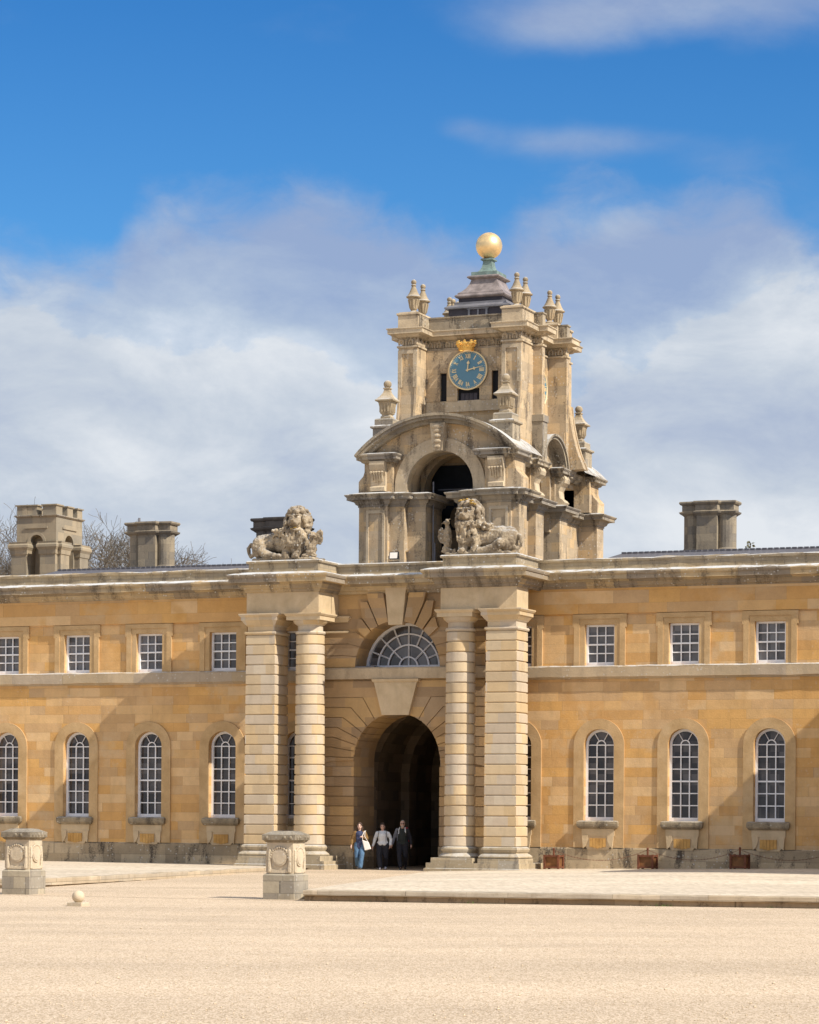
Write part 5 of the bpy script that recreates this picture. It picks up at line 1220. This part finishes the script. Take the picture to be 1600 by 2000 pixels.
def c1(legs, arms, sh, hp, w): return [
    ('jeans', 'denim', trousers(legs, .085, 1.0, .085)), ('shoes', 'shoe', shoes(legs)),
    ('shirt', 'navy', [[((0, 0, .86), .165), ((0, 0, 1.05), .15), ((0, -.01, 1.27), .16), ((0, 0, 1.37), .095)], [((-.155, 0, 1.345), .082), ((.155, 0, 1.345), .082)]]),
    ('jacket', 'suede', [[((s * .15, .03, .84), .085), ((s * .15, .02, 1.1), .085), ((s * .15, .0, 1.36), .085)] for s in (-1, 1)] + [[((0, .08, .84), .11), ((0, .07, 1.36), .10)]] +
     [[((s * sh, 0, 1.345), .085), (arms[s][0], .074), (tuple(Vector(arms[s][0]).lerp(Vector(arms[s][1]), .85)), .052)] for s in (-1, 1)] + [[((-.2, .05, .95), .07), ((-.2, .06, .70), .06)]])]
p1, J1, k1 = person((-1.14, -1.56, 0), 1.67, YAW, 'person in a tan jacket and blue jeans carrying a white tote bag', 1, dict(stride=1, arms=A1, skin='skinpale', clothes=c1, haircol='hairbrown',
    hair=[((0, .02, 1.64), .118, (.9, .95, 1.0)), ((0, .05, 1.55), .11, (1.0, .8, 1.3)), ((-.092, -.01, 1.50), .052, (.75, 1, 2.4)), ((.092, -.01, 1.50), .052, (.75, 1, 2.4)), ((-.06, -.06, 1.67), .05, (1, .8, .8)), ((.06, -.06, 1.67), .05, (1, .8, .8))]))
tb = thing('tote_bag', J1(.24, -.17, .86), 'white canvas tote bag hanging from the tan-jacketed person', 'bag')
b = MB(); Q = [(.10, 1.10), (.34, 1.02), (.44, .76), (.20, .70)]
f_ = [J1(x, -.24, z) for x, z in Q] + [J1(x, -.14, z) for x, z in Q]; b.add(f_, [(0, 1, 2, 3), (4, 5, 6, 7), (0, 1, 5, 4), (1, 2, 6, 5), (2, 3, 7, 6), (3, 0, 4, 7)])
b.build('bag', 'canvas', tb, bevel=.02)
b = MB(); b.tube([J1(.12, -.22, 1.09), J1(.11, -.25, 1.24), J1(.17, -.1, 1.40), J1(.22, .0, 1.42)], .012, 6); b.tube([J1(.32, -.2, 1.02), J1(.2, -.24, 1.22), J1(.2, -.05, 1.44)], .012, 6); b.build('strap', 'canvas', tb)
A2 = {-1: ((-.29, .03, 1.12), (-.36, -.05, .86)), 1: ((.31, .02, 1.12), (.29, -.10, .90))}
def c2(legs, arms, sh, hp, w): return [
    ('trousers', 'blackcloth', trousers(legs, .10, 1.12, .105)), ('shoes', 'trainer', shoes(legs)),
    ('sweater', 'greyknit', [[((0, 0, 1.0), .19), ((0, 0, 1.1), .18), ((0, -.03, 1.24), .185), ((0, 0, 1.36), .11)], [((-.13, -.02, .97), .10), ((-.06, -.07, .965), .11), ((.06, -.07, .965), .11), ((.13, -.02, .97), .10)], [((-.12, .06, .97), .1), ((.12, .06, .97), .1)], [((-sh, 0, 1.345), .08), ((0, 0, 1.39), .075), ((sh, 0, 1.345), .08)]] +
     [[((s * sh, 0, 1.345), .082), (arms[s][0], .07), (tuple(Vector(arms[s][0]).lerp(Vector(arms[s][1]), .9)), .05)] for s in (-1, 1)])]
def x2(t, J, k, hy):
    b = MB()
    for s in (-1, 1): b.tube([J(s * .14, .08, 1.43), J(s * .14, -.07, 1.435), J(s * .145, -.15, 1.34), J(s * .175, -.19, 1.2), J(s * .225, -.08, 1.06)], .009, 6)
    b.build('backpack_strap', 'blackcloth', t)
person((-.49, -.98, 0), 1.66, YAW, 'person in a pale grey sweater, black trousers and white trainers', 2, dict(stride=-1, w=1.2, arms=A2, skin='skin', clothes=c2, haircol='hairdark', extra=x2,
    hair=[((0, .025, 1.645), .12, (.9, .95, .98)), ((0, .06, 1.57), .11, (1.0, .8, 1.15)), ((.04, .11, 1.56), .07, (1, 1, 1)), ((.095, .0, 1.55), .045, (.6, 1, 2.)), ((-.09, .0, 1.58), .04, (.6, 1, 1.6)), ((0, -.07, 1.69), .05, (1.5, .8, .6))]))
A3 = {-1: ((-.29, .04, 1.12), (-.36, -.02, .88)), 1: ((.28, .05, 1.12), (.30, .0, .88))}
def c3(legs, arms, sh, hp, w): return [
    ('trousers', 'blackcloth', trousers(legs, .075, 1.05, .08)), ('shoes', 'shoe', shoes(legs)),
    ('jumper', 'darkgreen', [[((0, 0, .97), .175), ((0, -.02, 1.08), .175), ((0, -.02, 1.26), .165), ((0, 0, 1.37), .10)], [((-.12, -.03, .93), .10), ((.12, -.03, .93), .10)], [((-.155, 0, 1.345), .08), ((.155, 0, 1.345), .08)]]),
    ('jacket', 'greyjacket', [[((-.14, .05, .9), .07), ((-.14, .03, 1.36), .075)]] + [[((-sh, 0, 1.38), .078), (arms[-1][0], .066), (tuple(Vector(arms[-1][0]).lerp(Vector(arms[-1][1]), .9)), .055)]]),
    ('jacket_front', 'blackcloth', [[((.14, .05, .9), .07), ((.14, .03, 1.36), .075)]] + [[((sh, 0, 1.38), .078), (arms[1][0], .066), (tuple(Vector(arms[1][0]).lerp(Vector(arms[1][1]), .9)), .055)]])]
def x3(t, J, k, hy):
    b = MB(); b.tube([J(.11, -.10, 1.20), J(.10, -.12, 1.36), J(.085, -.02, 1.48)], .02, 6); b.tube([J(-.13, -.11, 1.25), J(-.13, -.08, 1.40), J(-.09, .0, 1.48)], .018, 6); b.build('collar', 'greyknit', t)
    g = MB()
    for s in (-1, 1): g.tube([(J(s * .036 + .026 * math.cos(a), -.118 - hy, 1.603 + .02 * math.sin(a))) for a in [2 * PI * i / 10 for i in range(11)]], .004, 4)
    g.tube([J(-.012, -.122 - hy, 1.605), J(.012, -.122 - hy, 1.605)], .004, 4); g.build('glasses', 'blackcloth', t)
    q = MB(); q.ball(J(0, -.085 - hy, 1.515), .055 * k, 10, 8, (1., .7, .7)); q.build('beard', 'hairgrey', t, smooth=True)
p3, J3, k3 = person((.07, -.46, 0), 1.77, YAW, 'grey-haired person in glasses, dark jumper and open grey jacket', 3, dict(stride=-1, w=1.08, nod=.02, arms=A3, skin='skin', clothes=c3, haircol='hairgrey', extra=x3,
    hair=[((0, .03, 1.635), .108, (.80, .9, .98)), ((0, .05, 1.57), .09, (.95, .8, 1.0))]))
rk = thing('rucksack', J3(.12, .2, 1.2), 'red rucksack showing behind the grey-haired person', 'bag')
b = MB(); b.chain([(J3(-.05, .2, 1.0), .12), (J3(.0, .2, 1.3), .12)]); b.chain([(J3(.12, .2, 1.0), .12), (J3(.13, .19, 1.38), .11)]); b.fuse('rucksack_body', 'redcloth', rk, .015, 2)

# ------------------------------------------------------------------ loose stones on the gravel and weeds along the step
rnd = random.Random(12); b = MB()
for i in range(2600):
    dd = 27 + 45 * rnd.random() ** 1.6; a = rnd.uniform(-.16, .16)
    p = CAM + (FWD + RGT * a) * dd; r = rnd.uniform(.006, .015) * (1.7 if rnd.random() < .05 else 1)
    vs = [(p.x + r * rnd.uniform(.7, 1.3) * x, p.y + r * rnd.uniform(.7, 1.3) * y, G + r * (.35 + .8 * z)) for x, y, z in ((1, 0, 0), (-1, 0, 0), (0, 1, 0), (0, -1, 0), (0, 0, 1), (0, 0, -1))]
    b.add(vs, [(0, 2, 4), (2, 1, 4), (1, 3, 4), (3, 0, 4), (2, 0, 5), (1, 2, 5), (3, 1, 5), (0, 3, 5)])
b.build('loose_stones', 'ballstone', kind='stuff')
b = MB()
for cx, n_ in ((18.75, 26), (18.9, 14), (14.2, 8), (21.3, 10), (11.6, 6)):
    for i in range(n_):
        x = cx + rnd.gauss(0, .09); y = -31.4 + (x - 10.1) * .138 - rnd.uniform(.03, .14); a = rnd.uniform(0, 2 * PI); L = rnd.uniform(.03, .10); w = .008
        b.quad((x - w * math.cos(a), y - w * math.sin(a), G), (x + w * math.cos(a), y + w * math.sin(a), G), (x + .4 * L * math.sin(a), y - .4 * L * math.cos(a), G + L))
b.build('weeds', 'weed', kind='stuff')
